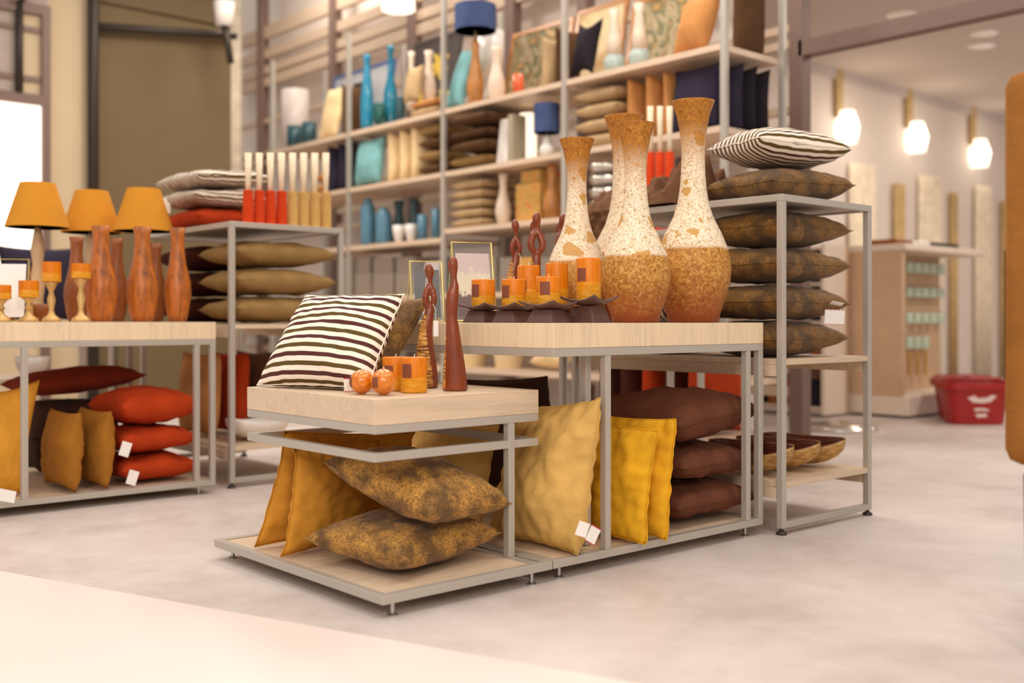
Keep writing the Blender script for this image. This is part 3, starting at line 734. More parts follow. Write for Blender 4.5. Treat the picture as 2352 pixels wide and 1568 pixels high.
# ---------------------------------------------------------------- on the right-hand rack
zs = .62
for i, lb in enumerate(('bottom crackled brown cushion of the four stacked on the right rack shelf', 'second from bottom crackled cushion with a bordered price tag, on the right rack', 'third from bottom crackled brown cushion in the right rack stack', 'topmost crackled brown cushion inside the right rack, under its steel top')):
    o = lying(1.70+.01*(i % 2), 2.165+.006*i, -.02, .43, .6895+.1385*i, .1275, LEW, lb, ((0, .004, 0, 0), (0, -.005, 0, 0), (0, .003, 0, 0), (0, .0, 0, 0))[i], name='leather_cushion', n=30, seed=60+i*7, wr=.005, pull=.06, flat=.08)
    if i == 1:
        price_tag(o, P(1917, 728, 4.02)-o.location, (.05, .03, -.7), .075, .058)
        price_tag(o, P(1922, 697, 4.02)-o.location, (1.2, .2, -.7), .045, .03, False)
for i, lb in enumerate(('bottom', 'lower middle', 'upper middle', 'top')):
    lying(1.71, 2.12, .5, .9, .679+.118*i, .108, ST, lb+' striped cushion of the pile glimpsed between the vases on the right rack', name='striped_cushion', n=20, seed=80+i, wr=.004, flat=.1, seam=False)
c = quad(Vector((1.84, .43, 1.278)), Vector((1.735, .035, 1.268)), Vector((2.235, -.0, 1.288)))
cushion(c, .128, LEW, 'crackled brown cushion on top of the right rack, under the striped one', 'leather_cushion', 36, .06, .006, 91, flat=.08, q=.4)
c = quad(Vector((1.87, .44, 1.438)), Vector((1.715, .085, 1.428)), Vector((2.215, -.0, 1.426)))
cushion(c, .148, ST, 'striped cushion lying on top of the pile crowning the right rack', 'striped_cushion', 40, .05, .004, 95, q=.44)
# fur throw
def throw():
    m = MB(); n, k_ = 90, 100
    for j in range(k_+1):
        y = .435+.545*j/k_; e = min(1, j/6, (k_-j)/6)
        hump = .07+.12*math.exp(-((y-.49)/.07)**2)+.035*math.exp(-((y-.66)/.05)**2)+.03*math.exp(-((y-.86)/.07)**2)
        g = max(0, min(1, (y-.72)/.06)); hang = .2*g*g*(3-2*g)
        for i in range(n+1):
            a = i/n; fold = 0
            if a < .3:
                t = a/.3; z = 1.215-hang*(1-t); x = 1.652-.03*math.sin(math.pi*min(1, t+.15))*(hang/.2); nx, nz = -1, 0
                fold = hang/.2
            else:
                t = (a-.3)/.7; x = 1.652+.46*t; z = 1.212+hump*max(0, math.sin(math.pi*t))**.55*e; nx, nz = 0, 1; fold = e*max(0, math.sin(math.pi*t))**.5
            q = Vector((x*9, y*13+x*4, z*9))
            w_ = noise.noise(q); w2 = noise.noise(q*2.1+Vector((7, 3, 1)))
            f = ((1-abs(w_)*2.4)*.06+(1-abs(w2)*2.2)*.032+noise.noise(q*5)*.008-.045)*fold
            if nx: f = max(f, -.004)
            m.v.append((x+nx*abs(f), y, max(z+nz*f, 1.2085 if nz else 0)))
    for j in range(k_):
        for i in range(n):
            a = j*(n+1)+i; m.f.append((a, a+1, a+n+2, a+n+1))
    b = Vector((1.85, .7, 1.206))
    m.v = [(x-b.x, y-b.y, z-b.z) for x, y, z in m.v]
    o = m.build('fur_throw', fabric('brown_faux_fur', (112, 78, 54), sheen=.5, weave=300, wr=1.2), None, tuple(b), True)
    return tag(o, 'crumpled brown faux-fur throw heaped on the right rack behind the vases', 'throw')
throw()
GB = None
def bowl_mats():
    m, nt, b = newmat('gold_flecked_bowl'); f, _ = noise_(nt, coord(nt, 'Object', (30, 30, 60)), 1, 5, .7)
    nt.links.new(ramp(nt, f, [(.35, lin((150, 104, 42))), (.55, lin((196, 152, 84))), (.75, lin((222, 196, 150)))]), b.inputs['Base Color']); b.inputs['Roughness'].default_value = .45
    return m
GB = bowl_mats(); BIN = plain('chestnut_lacquer', (104, 48, 28), .4, 0, .1)
def boat_bowl(loc, L, W, H, rz, label, mats=None, ry=0):
    r = thing('boat_bowl', label, 'bowl', loc, rz)
    for nm, k_, mat in (('outer_shell', 1.0, (mats or (GB, BIN))[0]), ('inner_lining', .95, (mats or (GB, BIN))[1])):
        m = MB(); a, b = 24, 12
        for i in range(a+1):
            t = 2*i/a-1
            for j in range(b+1):
                q = math.pi*(j/b)
                wl = (1-abs(t)**2.2)**.6 if abs(t) < 1 else 0
                sheer = .28*H*t*t
                x = t*L/2*k_; y = W/2*wl*math.cos(q)*k_; z = H+sheer-H*k_*(math.sin(q)**.8)*(wl**.7)
                m.v.append((x, y, max(z, .001 if k_ == 1 else .006)))
        for i in range(a):
            for j in range(b): p = i*(b+1)+j; m.f.append((p, p+1, p+b+2, p+b+1))
        m.build(nm, mat, r, (0, 0, 0), True, solid=.002)
    return r
for X, lb in ((1.79, 'leftmost gold boat-shaped bowl on the bottom shelf of the right rack'), (1.962, 'middle gold boat-shaped bowl on the bottom shelf of the right rack'), (2.135, 'rightmost gold boat-shaped bowl on the bottom shelf of the right rack')):
    bb = boat_bowl((X, .16, .196), .36, .16, .085, math.radians(96), lb); bb.rotation_euler = (math.radians(-14), 0, math.radians(96))
# ---------------------------------------------------------------- long shelving unit behind (faces -X)
SXF = 3.22; POSTS = [1.393, 2.652, 3.912, 5.172, 6.432]; LV = {'t': 2.29, 'm': 1.835}
su = thing('shelving_unit', 'long four-bay steel shelving unit with oak boards filling the back of the shop', 'shelves', (SXF, 1.36, 0))
BOARDM = wood('oak_board_warm', (222, 196, 170), (40, 4, 60))
for i, y in enumerate(POSTS):
    for x in (0, .55):
        MB().box(x, x+.03, y-1.36-.02, y-1.36+.02, 0, 3.1).build('upright_post', METAL, su, (0, 0, 0), False, .002)
BAYS = [(POSTS[i], POSTS[i+1]) for i in range(4)]          # 0 = nearest (right) bay
BZ = {0: [2.29, 1.835, 1.42, .95, .42, .1], 1: [2.29, 1.835, 1.42, .95, .42, .1], 2: [2.29, 1.835, 1.36, .95, .42, .1], 3: [2.29, 1.835, 1.36, .95, .42, .1]}
for b, (y0, y1) in enumerate(BAYS):
    for z in BZ[b]:
        MB().box(.005, .56, y0-1.36+.021, y1-1.36-.021, z-.035, z).build('shelf_board', BOARDM, su)
def YX(u, X): return PX(u, 700, X).y
def mpp(u, X): return DX(u, X)/F
def zz(u, v, X): return PX(u, v, X).z
BK = dict(seam=False, n=16, wr=.003)
def cap(z1, z0): return min(z1, 2.232) if 1.7 < z0 < 2.2 else (min(z1, .9) if z0 < .6 else z1)
def bcush(u0, u1, vt, z0, X, T, mat, label, lean=.06, skew=0, **kw):
    ya, yb = YX(u0, X), YX(u1, X); z1 = cap(zz((u0+u1)/2, vt, X), z0)
    c = [(X, ya, z0+.012), (X, yb, z0+.012), (X+lean, yb-skew, z1), (X+lean, ya-skew, z1)]
    return cushion(c, T, mat, label, **{**BK, **kw})
def ecush(u0, u1, vt, z0, X, D, mat, label, lean=0, **kw):
    ya, yb = YX(u0, X), YX(u1, X); y = (ya+yb)/2; z1 = cap(zz((u0+u1)/2, vt, X), z0)
    c = [(X+D, y, z0+.003), (X, y, z0+.003), (X, y+lean, z1), (X+D, y+lean, z1)]
    return cushion(c, abs(ya-yb)*.88, mat, label, **{**BK, **kw})
def lcush(u0, u1, X0, X1, z, T, mat, label, **kw):
    ya, yb = YX(u0, X0), YX(u1, X0)
    return lying(X0, X1, min(ya, yb), max(ya, yb), z, T, mat, label, **{**BK, **kw})
def pot(name, u, vt, z0, X, wpx, prof, mat, label, cat, n=20, group=None, smooth=True):
    """lathe; prof in (radius, height) fractions of half width / full height"""
    h = zz(u, vt, X)-z0; r = wpx/2*mpp(u, X)
    o = MB().lathe([(a*r, b*h) for a, b in prof], n).build(name, mat, None, (X, YX(u, X), z0+.001), smooth)
    return tag(o, label, cat, group)
BOTTLE = [(0, 0), (.8, 0), (.95, .06), (1, .25), (.9, .45), (.5, .6), (.36, .75), (.34, .93), (.5, .95), (.48, 1), (.25, 1), (.22, .9)]
SLIM = [(0, 0), (.85, 0), (1, .1), (1, .4), (.75, .62), (.5, .8), (.48, .93), (.62, .96), (.6, 1), (.3, 1)]
AMPH = [(0, 0), (.55, 0), (.8, .08), (1, .25), (.9, .4), (.55, .6), (.42, .78), (.5, .9), (.62, 1), (.45, 1), (.3, .85)]
JAR = [(0, 0), (.9, 0), (1, .08), (1, .78), (.8, .86), (.55, .9), (.6, .95), (.3, 1), (0, 1)]
BOWL = [(0, 0), (.4, 0), (.6, .1), (.9, .55), (1, 1), (.94, 1), (.8, .55), (.5, .18), (0, .15)]
CYL = [(0, 0), (1, 0), (1, 1), (.9, 1), (.9, .96), (0, .96)]
TEAL = plain('teal_glass', (22, 112, 140), .15, 0, .1); TURQG = plain('turquoise_glass', (38, 128, 160), .12, 0, .1)
GREENG = plain('green_glass', (24, 84, 78), .15, 0, .3, 40); DTEAL = plain('dark_teal_ceramic', (40, 74, 82), .35, 0, .1); SLATEB = plain('slate_blue_ceramic', (84, 128, 150), .4, 0, .1)
AMBER = plain('amber_glaze', (178, 118, 58), .3, 0, .25, 12); IVORY = plain('ivory_glaze', (226, 206, 184), .3, 0, .12, 10); AQUA = plain('aqua_glaze', (168, 182, 176), .3, 0, .1)
BLUEF = fabric('blue_lampshade', (72, 86, 126), sheen=.1, wr=.1); WHITEC = plain('white_ceramic', (236, 228, 220), .3, 0, .03); SILV = plain('silvered_metal', (214, 206, 196), .25, .8, .05)
BLUEFR = plain('blue_lacquer', (66, 92, 148), .4, 0, .05); GREYC = plain('grey_canvas', (178, 178, 180), .7, 0, .1, 6); DKBOX = plain('dark_brown_box', (70, 46, 30), .6, 0, .1)
def box_thing(name, u0, u1, vt, z0, X, D, mat, label, cat, bev=.004, group=None):
    ya, yb = YX(u0, X), YX(u1, X); z1 = zz((u0+u1)/2, vt, X); ym = (ya+yb)/2; hw = abs(ya-yb)/2
    o = MB().box(0, D, -hw, hw, 0, z1-z0-.002).build(name, mat, None, (X, ym, z0+.001), False, bev)
    return tag(o, label, cat, group)
def canvas(u0, u1, vt, z0, X, lean, mats, label, name='framed_picture', fr=None, skew=0, face=None):
    ya, yb = YX(u0, X), YX(u1, X); z1 = zz((u0+u1)/2, vt, X); h = z1-z0; w_ = abs(ya-yb); ym = (ya+yb)/2
    r = thing(name, label, 'picture', (X, ym, z0+.002)); r.rotation_euler = (0, math.atan2(lean, h), 0)
    t = .028; r.location.z += .03*lean/max(h, .1)
    MB().box(0, .025, -w_/2, w_/2, 0, t).box(0, .025, -w_/2, w_/2, h-t, h).box(0, .025, -w_/2, -w_/2+t, t, h-t).box(0, .025, w_/2-t, w_/2, t, h-t).build('frame', fr or mats, r)
    p = MB().box(.006, .02, -w_/2+t, w_/2-t, t, h-t).build('picture_panel', mats, r)
    if face: face(p, w_, h)
    return r
def art_mat(name, cols, scale=2.2, dist=3):
    m, nt, b = newmat(name); f, _ = noise_(nt, coord(nt, 'Object', (1, scale, scale)), 1.3, 3, .55, dist)
    k_ = len(cols)
    nt.links.new(ramp(nt, f, [(.3+.42*i/(k_-1), lin(c)) for i, c in enumerate(cols)]), b.inputs['Base Color']); b.inputs['Roughness'].default_value = .6
    return m
SWIRL = art_mat('swirl_painting', [(86, 60, 36), (150, 122, 88), (176, 158, 120), (96, 96, 66), (178, 134, 66), (190, 170, 136)])
GOLDART = art_mat('golden_painting', [(170, 118, 60), (214, 186, 134), (222, 198, 154), (188, 140, 70)], 1.5)
FLORAL = plain('dark_floral_ground', (62, 52, 48), .7, 0, .1); YFLOW = plain('yellow_petals', (196, 162, 58), .7, 0, .2, 20)
def petals(p, w_, h):
    rnd = random.Random(4)
    for cy, cz, rr in ((-.1, .68, .17), (.18, .4, .13), (-.25, .3, .12), (.02, .2, .1)):
        m = MB()
        for k_ in range(7):
            a = k_*2*math.pi/7; m.lathe([(0, -.001), (rr*.42, 0), (0, .004)], 10, 0, 0, 0) if False else None
        pts = []
        for i in range(42):
            a = 2*math.pi*i/42; q = rr*(.72+.28*math.cos(7*a)); pts.append((w_*cy+q*math.cos(a)*.8, h*cz+q*math.sin(a)*.8))
        m.v = [(.004, y, z) for y, z in pts]+[(.006, y, z) for y, z in pts]; n_ = len(pts)
        m.f = [tuple(range(n_)), tuple(range(n_, 2*n_))]+[(i, (i+1) % n_, n_+(i+1) % n_, n_+i) for i in range(n_)]
        m.build('painted_flower', YFLOW, p)
def drum_lamp(u, vt, vs, z0, X, wpx, basemat, label, shade=BLUEF, bw=.3, coned=1.0):
    h = zz(u, vt, X)-z0; hs = zz(u, vs, X)-z0; r_ = wpx/2*mpp(u, X)
    r = thing('table_lamp', label, 'lamp', (X, YX(u, X), z0+.001))
    MB().lathe([(0, 0)]+[(a*r_*bw, b*hs*.92) for a, b in AMPH[1:8]]+[(.02*r_, hs*.94)], 18).build('lamp_base', basemat, r, (0, 0, 0), True)
    MB().tube([(0, 0, hs*.9), (0, 0, h*.97)], .008, 8).build('stem', BRASS, r)
    MB().lathe([(r_, hs), (r_*coned, h), (r_*coned-.005, h), (r_-.005, hs)], 28).build('lamp_shade', shade, r, (0, 0, 0), 'auto')
    return r
XT = 3.30
zt_, zm_ = 2.29, 1.835
# --- top boards, from left to right
pot('lantern', 678, 208, zt_, 3.45, 62, CYL, plain('frosted_lantern_glass', (206, 192, 182), .4, 0, .05), 'frosted white cylinder lantern at the left end of the top shelf', 'lantern')
pot('tealight_holder', 676, 290, zt_, 3.3, 34, CYL, DTEAL, 'teal tealight holder standing in front of the frosted lantern', 'candle holder')
pot('tealight_holder', 710, 282, zt_, 3.3, 34, CYL, DTEAL, 'teal tealight holder beside the blue-framed picture', 'candle holder')
canvas(742, 880, 150, zt_, 3.56, .12, GREYC, 'large blue-framed grey picture leaning at the back of the top shelf', fr=BLUEFR)
bcush(732, 775, 196, zt_, 3.30, .10, CREAM, 'straw-coloured cushion standing before the blue-framed picture on the top shelf', .1)
ecush(776, 793, 192, zt_, 3.28, .2, CHOC, 'chocolate cushion edge-on beside the straw-coloured one on the top shelf')
box_thing('storage_box', 811, 828, 190, zt_, 3.475, .07, DKBOX, 'dark brown box left of the turquoise bottles on the top shelf', 'box')
pot('glass_bottle', 843, 127, zt_, 3.32, 30, SLIM, TURQG, 'tall turquoise bottle, left of the pair on the top shelf', 'bottle')
pot('glass_bottle', 897, 106, zt_, 3.40, 34, BOTTLE, TEAL, 'tall teal long-necked bottle, right of the pair on the top shelf', 'bottle')
pot('glass_bowl', 872, 236, zt_, 3.26, 32, [(0, 0), (.5, 0), (.95, .3), (1, .6), (.8, .95), (.7, 1), (.6, .95)], GREENG, 'small green glass globe between the two tall bottles', 'bowl')
pot('glass_bowl', 919, 222, zt_, 3.3, 24, [(0, 0), (.5, 0), (.95, .3), (1, .6), (.8, .95), (.7, 1), (.6, .95)], DTEAL, 'dark teal glass globe behind the right-hand tall bottle', 'bowl')
canvas(928, 1038, 78, zt_, 3.62, .1, FLORAL, 'dark canvas with yellow flowers leaning on the top shelf', face=petals)
bcush(927, 962, 150, zt_+.125, 3.29, .08, BEIGE, 'woven beige cushion standing under the yellow flower canvas', .05)
pot('ceramic_vase', 945, 120, zt_+.13, 3.47, 26, AMPH, IVORY, 'ivory vase in front of the flower canvas', 'vase')
lcush(936, 1004, 3.25, 3.53, zt_+.038, .058, BEIGE, 'beige folded cushion at the bottom under the flower canvas on the top shelf', flat=.15)
lcush(938, 1004, 3.25, 3.53, zt_+.1, .05, CARAMEL, 'caramel folded cushion lying on the beige one on the top shelf', flat=.15)
pot('ceramic_vase', 985, 118, zt_+.13, 3.42, 34, AMPH, IVORY, 'ivory vase just left of the second shelf post', 'vase')
bcush(1022, 1062, 110, zt_, 3.3, .1, TURQ, 'turquoise cushion leaning beside the lamp with the blue drum shade', .1, skew=.08)
drum_lamp(1092, 14, 72, zt_, 3.34, 96, AMBER, 'table lamp with blue drum shade and amber base on the top shelf', bw=.42)
pot('ceramic_vase', 1140, 108, zt_, 3.34, 42, AMPH, IVORY, 'ivory and aqua vase to the right of the blue-shaded lamp', 'vase')
pot('lamp_shade', 1128, 74, zt_+.3, 3.6, 60, CYL, WHITEC, 'white shade glimpsed behind the lamp with the blue drum', 'lampshade')
canvas(1150, 1290, 50, zt_, 3.6, .12, SWIRL, 'large brown and green swirl painting leaning left of the middle post', fr=AMBER)
pot('candle_holder', 1190, 172, zt_, 3.28, 26, CYL, plain('coral_glass', (220, 96, 52), .3, 0, .1), 'small coral tealight glass below the swirl painting', 'candle holder')
ecush(1232, 1260, 84, zt_, 3.3, .24, BEIGE, 'woven beige cushion edge-on beside the middle post')
ecush(1266, 1284, 60, zt_, 3.3, .24, CHOC, 'chocolate cushion edge-on touching the middle post on the top shelf')
canvas(1300, 1415, 0, zt_, 3.6, .12, GOLDART, 'large golden abstract painting right of the middle post', fr=AMBER)
bcush(1306, 1362, 38, zt_, 3.3, .12, BLACK, 'black cushion with pointed top before the golden painting', .1, pull=.28)
for u, lb in ((1411, 'white-necked aqua vase, left of the pair on the top shelf'), (1468, 'white-necked aqua vase, right of the pair on the top shelf')):
    r = thing('ceramic_vase', lb, 'vase', (3.36, YX(u, 3.36), zt_+.001)); k_ = mpp(u, 3.36)
    MB().lathe([(0, 0), (14*k_, 0), (23*k_, 14*k_), (25*k_, 30*k_), (19*k_, 44*k_)], 20).build('belly', AQUA, r, (0, 0, 0), True)
    MB().lathe([(19*k_, 44*k_), (15*k_, 80*k_), (9*k_, 130*k_), (13*k_, 150*k_), (8*k_, 150*k_)], 20).build('neck', IVORY, r, (0, 0, 0), True)
canvas(1428, 1590, -30, zt_, 3.62, .12, SWIRL, 'large green and gold swirl painting behind the caramel cushion', fr=AMBER)
bcush(1545, 1625, -10, zt_, 3.31, .14, CARAMEL, 'caramel velvet cushion leaning near the right post on the top shelf', .06, skew=.06)
bcush(1672, 1742, -20, zt_, 3.34, .16, CHOC, 'big chocolate cushion at the very end of the top shelf', .1) if False else None
c = [Vector((3.44, 1.49, zt_+.004)), Vector((3.74, 1.49, zt_+.004)), Vector((3.75, 1.49, zt_+.45)), Vector((3.45, 1.49, zt_+.45))]
cushion(c, .09, CHOC, 'chocolate cushion seen through the end frame of the top shelf', **BK)
# --- second boards
ecush(742, 764, 330, zm_, 3.27, .36, NAVY, 'navy cushion edge-on, left of the pair at the left end of the second shelf')
ecush(764, 788, 322, zm_, 3.27, .36, NAVY, 'navy cushion edge-on against the left post on the second shelf')
lcush(716, 738, 3.25, 3.5, zm_+.05, .078, CARAMEL, 'caramel bolster cushion lowest beside the navy cushions')
lcush(716, 738, 3.25, 3.5, zm_+.14, .078, CARAMEL, 'caramel bolster cushion lying on the lower one beside the navy cushions')
ecush(801, 812, 312, zm_, 3.28, .25, BLACK, 'black cushion behind the turquoise one on the second shelf')
bcush(815, 874, 306, zm_, 3.28, .13, TURQ, 'bright turquoise cushion facing forward on the second shelf', .05)
for i, (a, b, q) in enumerate(((876, 904, 'left'), (904, 930, 'middle'), (930, 957, 'right'))):
    ecush(a, b, 282-i*4, zm_, 3.27, .36, CREAM, 'cream cushion standing edge-on, %s of three on the second shelf' % q)
for i, q in enumerate(('lowest', 'second', 'third', 'top')):
    lcush(958, 1008, 3.26, 3.62, zm_+.055+.098*i, .083, (CHOC, OLIVE)[i % 2], '%s of the four brown cushions stacked left of the second post' % q, flat=.1)
for i, q in enumerate(('lowest', 'second', 'third', 'top')):
    lcush(1028, 1118, 3.16 if i % 2 else 3.2, 3.62, zm_+.054+.096*i, .084, CHOC if i else OLIVE, '%s of the dark cushions stacked right of the second post' % q, flat=.05, pull=.05)
canvas(1140, 1165, 272, zm_, 3.25, .04, WHITEC, 'narrow white framed panel beside the dark cushion stack', fr=WHITEC)
box_thing('storage_box', 1166, 1178, 262, zm_, 3.25, .12, plain('sage_box', (168, 156, 130), .6), 'slim sage box right of the white panel on the second shelf', 'box')
pot('lamp_shade', 1213, 262, zm_, 3.46, 40, CYL, plain('lit_lampshade', (255, 240, 216), .6, 0, 0, emit=1.1), 'glowing white lampshade behind the small blue one', 'lampshade')
drum_lamp(1256, 240, 306, zm_, 3.30, 60, WHITEC, 'small table lamp with blue shade beside the middle post', bw=.6)
for i, q in enumerate(('lowest', 'second', 'third', 'top')):
    lcush(1312, 1418, 3.25, 3.65, zm_+.053+.096*i, .084, BEIGE, '%s of the beige cushions stacked right of the middle post' % q, flat=.15)
for i, (a, b, q) in enumerate(((1424, 1456, 'left'), (1466, 1500, 'middle'), (1508, 1536, 'right'))):
    ecush(a, b, 168-i*3, zm_, 3.28, .36, CARAMEL, 'caramel cushion standing edge-on, %s of three under the vases' % q)
bcush(1542, 1650, 150, zm_, 3.30, .12, NAVY, 'wide navy cushion facing forward beside the right post', .04)
for i, (x0, q) in enumerate(((3.46, 'nearest'), (3.585, 'second'), (3.71, 'farthest'))):
    c = [Vector((x0-.0, 1.43, zm_+.003)), Vector((x0, 1.79, zm_+.003)), Vector((x0+.01, 1.79, zm_+.39)), Vector((x0+.01, 1.43, zm_+.39))]
    cushion([c[1], c[0], c[3], c[2]], .1, BLACK if i else NAVY, '%s of the dark cushions standing in the end bay under the top shelf' % q, **BK)
# --- third boards
z3 = 1.42
for i, q in enumerate(('lowest', 'second', 'third', 'fourth', 'top')):
    lcush(1032, 1108, 3.25, 3.64, z3+.038+.068*i, .058, BEIGE, '%s of the folded beige blankets piled under the dark cushions' % q, name='folded_blanket', flat=.3, wr=.003, cat='blanket')
pot('ceramic_vase', 1156, 400, z3, 3.34, 38, AMPH, IVORY, 'ivory and aqua vase beside the folded blankets', 'vase')
ZIG = art_mat('orange_zigzag_print', [(226, 96, 52), (222, 170, 84), (196, 160, 84), (230, 106, 60)], 9, 1)
box_thing('gift_box', 1184, 1240, 420, z3, 3.36, .25, ZIG, 'orange and yellow patterned box, lower of two on the third shelf', 'box')
box_thing('gift_box', 1196, 1240, 390, zz(1212, 420, 3.36)+.002, 3.38, .22, ZIG, 'orange and yellow patterned box stacked on the lower one', 'box')
pot('ceramic_vase', 1268, 380, z3, 3.34, 44, AMPH, AMBER, 'amber and ivory vase next to the patterned boxes', 'vase')
for i, q in enumerate(('lowest', 'second', 'third', 'top')):
    o = MB().lathe([(a*.13, b*.075) for a, b in BOWL], 22).build('metal_bowl', SILV, None, (3.36, YX(1398, 3.36), z3+.002+.078*i), True); tag(o, '%s silver bowl of the stack seen between the left vases' % q, 'bowl')
pot('ceramic_jar', 845, 455, 1.36, 3.32, 34, JAR, SLATEB, 'tallest slate-blue jar at the left of the third shelf', 'jar')
pot('ceramic_jar', 881, 476, 1.36, 3.32, 38, JAR, SLATEB, 'shorter slate-blue jar second from left on the third shelf', 'jar')
pot('ceramic_pot', 916, 462, 1.36, 3.5, 40, AMPH, DTEAL, 'dark teal pot behind the white bowls, left one', 'pot')
pot('ceramic_pot', 952, 458, 1.36, 3.5, 40, AMPH, DTEAL, 'dark teal pot behind the white bowls, right one', 'pot')
pot('ceramic_bowl', 916, 518, 1.36, 3.3, 30, BOWL, WHITEC, 'small white bowl below the left dark teal pot', 'bowl')
pot('ceramic_bowl', 944, 516, 1.36, 3.3, 30, BOWL, WHITEC, 'small white bowl below the right dark teal pot', 'bowl')
pot('pillar_candle', 970, 494, 1.36, 3.3, 24, CYL, SLATEB, 'short slate-blue candle right of the white bowls', 'candle')
pot('pillar_candle', 1001, 480, 1.36, 3.32, 20, CYL, SLATEB, 'tall slate-blue candle against the second post', 'candle')
# red and cream sticks on the third board, right bay
# --- lower boards
GREYB = plain('grey_woven_box', (150, 136, 122), .8, 0, .25, 60); TANB = plain('tan_box', (196, 164, 116), .6, 0, .05)
for i, (a, b, q) in enumerate(((800, 850, 'left'), (856, 902, 'middle'), (908, 950, 'right'))):
    box_thing('woven_box', a, b, 626, .95, 3.28, .3, GREYB, 'grey woven box, %s of the lower row on the fourth shelf' % q, 'box')
    box_thing('woven_box', a+2, b-2, 590, zz((a+b)/2, 626, 3.28), 3.29, .28, GREYB, 'grey woven box stacked on the %s box of the fourth shelf' % q, 'box')
canvas(966, 1000, 600, .95, 3.3, .05, WHITEC, 'white framed print standing on the fourth shelf near the glass frames', fr=WHITEC)
for i, (u, m_) in enumerate(((1030, DTEAL), (1075, GREYB), (1120, GREYB), (1165, GREYB), (1210, ORANGE), (1252, GREYB))):
    box_thing('woven_box', u-18, u+18, 590+6*i*0, .95, 3.3, .28, m_ if m_ is not ORANGE else ZIG, ('dark teal box beside the second post on the fourth shelf', 'grey box left of the carved figurines, far shelf', 'grey box behind the carved woman, far shelf', 'grey box behind the embracing pair, far shelf', 'orange patterned box far behind the candles', 'grey box left of the leftmost vase, far shelf')[i], 'box')
LS1 = plain('cream_shade', (232, 206, 158), .8, 0, .05)
for u, q in ((1086, 'left'), (1168, 'right')):
    o = MB().lathe([(.09, 0), (.13, .28), (.125, .28), (.085, 0)], 24).build('lamp_shade', LS1, None, (3.4, YX(u, 3.4), .421), 'auto'); tag(o, '%s cream lampshade glimpsed under the high table' % q, 'lampshade')
bcush(1215, 1300, 812, .46, 3.3, .12, CREAM, 'cream cushion glimpsed under the high table, left of its posts', .12)
OXB = fabric('oxblood_suede', (74, 34, 26))
for i, (y, m_, q) in enumerate(((1.68, OXB, 'oxblood cushion farthest left'), (1.53, OXB, 'oxblood cushion second from left'), (1.38, ORANGE, 'orange cushion, left of the two,'), (1.23, OXB, 'oxblood cushion between the two orange ones'), (1.08, ORANGE, 'orange cushion at the right end'))):
    c = [Vector((2.96, y, .19)), Vector((2.54, y, .19)), Vector((2.54, y, .59)), Vector((2.96, y, .59))]
    cushion(c, .125, m_, q+' on the rack seen beneath the high table top', **BK)

# bundles with bright wraps and cream tips
def stick_row(us, vt, vb, X=None, Y=None, mats=None, labels=None, z0=0, fan=0, split=.485):
    for i, u in enumerate(us):
        p = PX(u, 700, X) if X is not None else PY(u, 700, Y)
        d = (p.x-CX)*sn+(p.y-CY)*cs; h = CH-(vt-H0)/F*d-z0; w_ = (abs(us[1]-us[0]))*d/F; sp_ = split
        r = thing('wrapped_bundle', labels[i], 'bundle', (p.x, p.y, z0+.001), -TH); r.rotation_euler = (0, -fan*i, -TH) if fan else (0, 0, -TH)
        rr = w_*.46
        MB().lathe([(0, 0), (rr*1.12, 0), (rr, h*(sp_-.005)), (rr*.9, h*sp_), (0, h*sp_)], 12).build('wrap', mats[i], r, (0, 0, 0), 'auto')
        MB().lathe([(rr*.5, h*sp_), (rr*.62, h*(sp_+1)/2), (rr*.7, h), (0, h)], 10).build('cream_tips', plain('cream_reed', (240, 222, 192), .7, 0, .1), r, (0, 0, 0), True)
REDB = fabric('vermilion_wrap', (206, 66, 26), wr=.2); STRAW = fabric('straw_wrap', (204, 162, 96), wr=.2)
# ---------------------------------------------------------------- left displays
zl = .7512
SHADE = fabric('ochre_lampshade', (206, 140, 46), sheen=.1, var=.06, wr=.05)
CARW = plain('turned_pale_wood', (206, 170, 128), .5, 0, .1)
for (x, y, q) in ((.07, 2.87, 'leftmost'), (.363, 3.0, 'middle'), (.52, 2.755, 'rightmost')):
    r = thing('table_lamp', q+' of the three lamps with ochre cone shades on the left table', 'lamp', (x, y, zl))
    MB().lathe([(0, 0), (.052, 0), (.052, .02), (.03, .035), (.024, .1), (.034, .18), (.022, .26), (.03, .33), (.016, .42), (.008, .45)], 18).build('turned_base', CARW, r, (0, 0, 0), True)
    MB().tube([(0, 0, .44), (0, 0, .62)], .006, 8).build('stem', BRASS, r)
    MB().lathe([(.14, .432), (.076, .635), (.072, .635), (.136, .432)], 28).build('lamp_shade', SHADE, r, (0, 0, 0), 'auto')
CARV = wood('carved_orange_wood', (180, 100, 34), (40, 40, 9), .5, .4); CARVD = wood('dark_orange_wood', (150, 82, 34), (60, 60, 9), .3, .4)
WV = [(0, 0), (.6, 0), (.78, .08), (1, .3), (.95, .42), (.62, .62), (.47, .8), (.5, .93), (.58, 1), (.42, 1), (.38, .9)]
def lvase(u, Y, vt, wpx, mat, label):
    p = PY(u, 700, Y); d = DY(u, Y); h = CH-(vt-H0)/F*d-zl; r_ = wpx/2*d/F
    o = MB().lathe([(a*r_, b*h) for a, b in WV], 22).build('wooden_vase', mat, None, (p.x, p.y, zl+.001), True); tag(o, label, 'vase')
lvase(232, 2.32, 520, 74, CARV, 'carved orange wooden vase, left of the front three on the left table')
lvase(327, 2.32, 522, 72, CARV, 'carved orange wooden vase, middle of the front three on the left table')
lvase(408, 2.32, 524, 62, CARV, 'carved orange wooden vase, right of the front three on the left table')
lvase(176, 2.6, 545, 56, CARVD, 'darker wooden vase behind the brass candlesticks on the left table')
lvase(268, 2.6, 548, 52, CARVD, 'darker wooden vase in the gap between the left and middle orange vases')
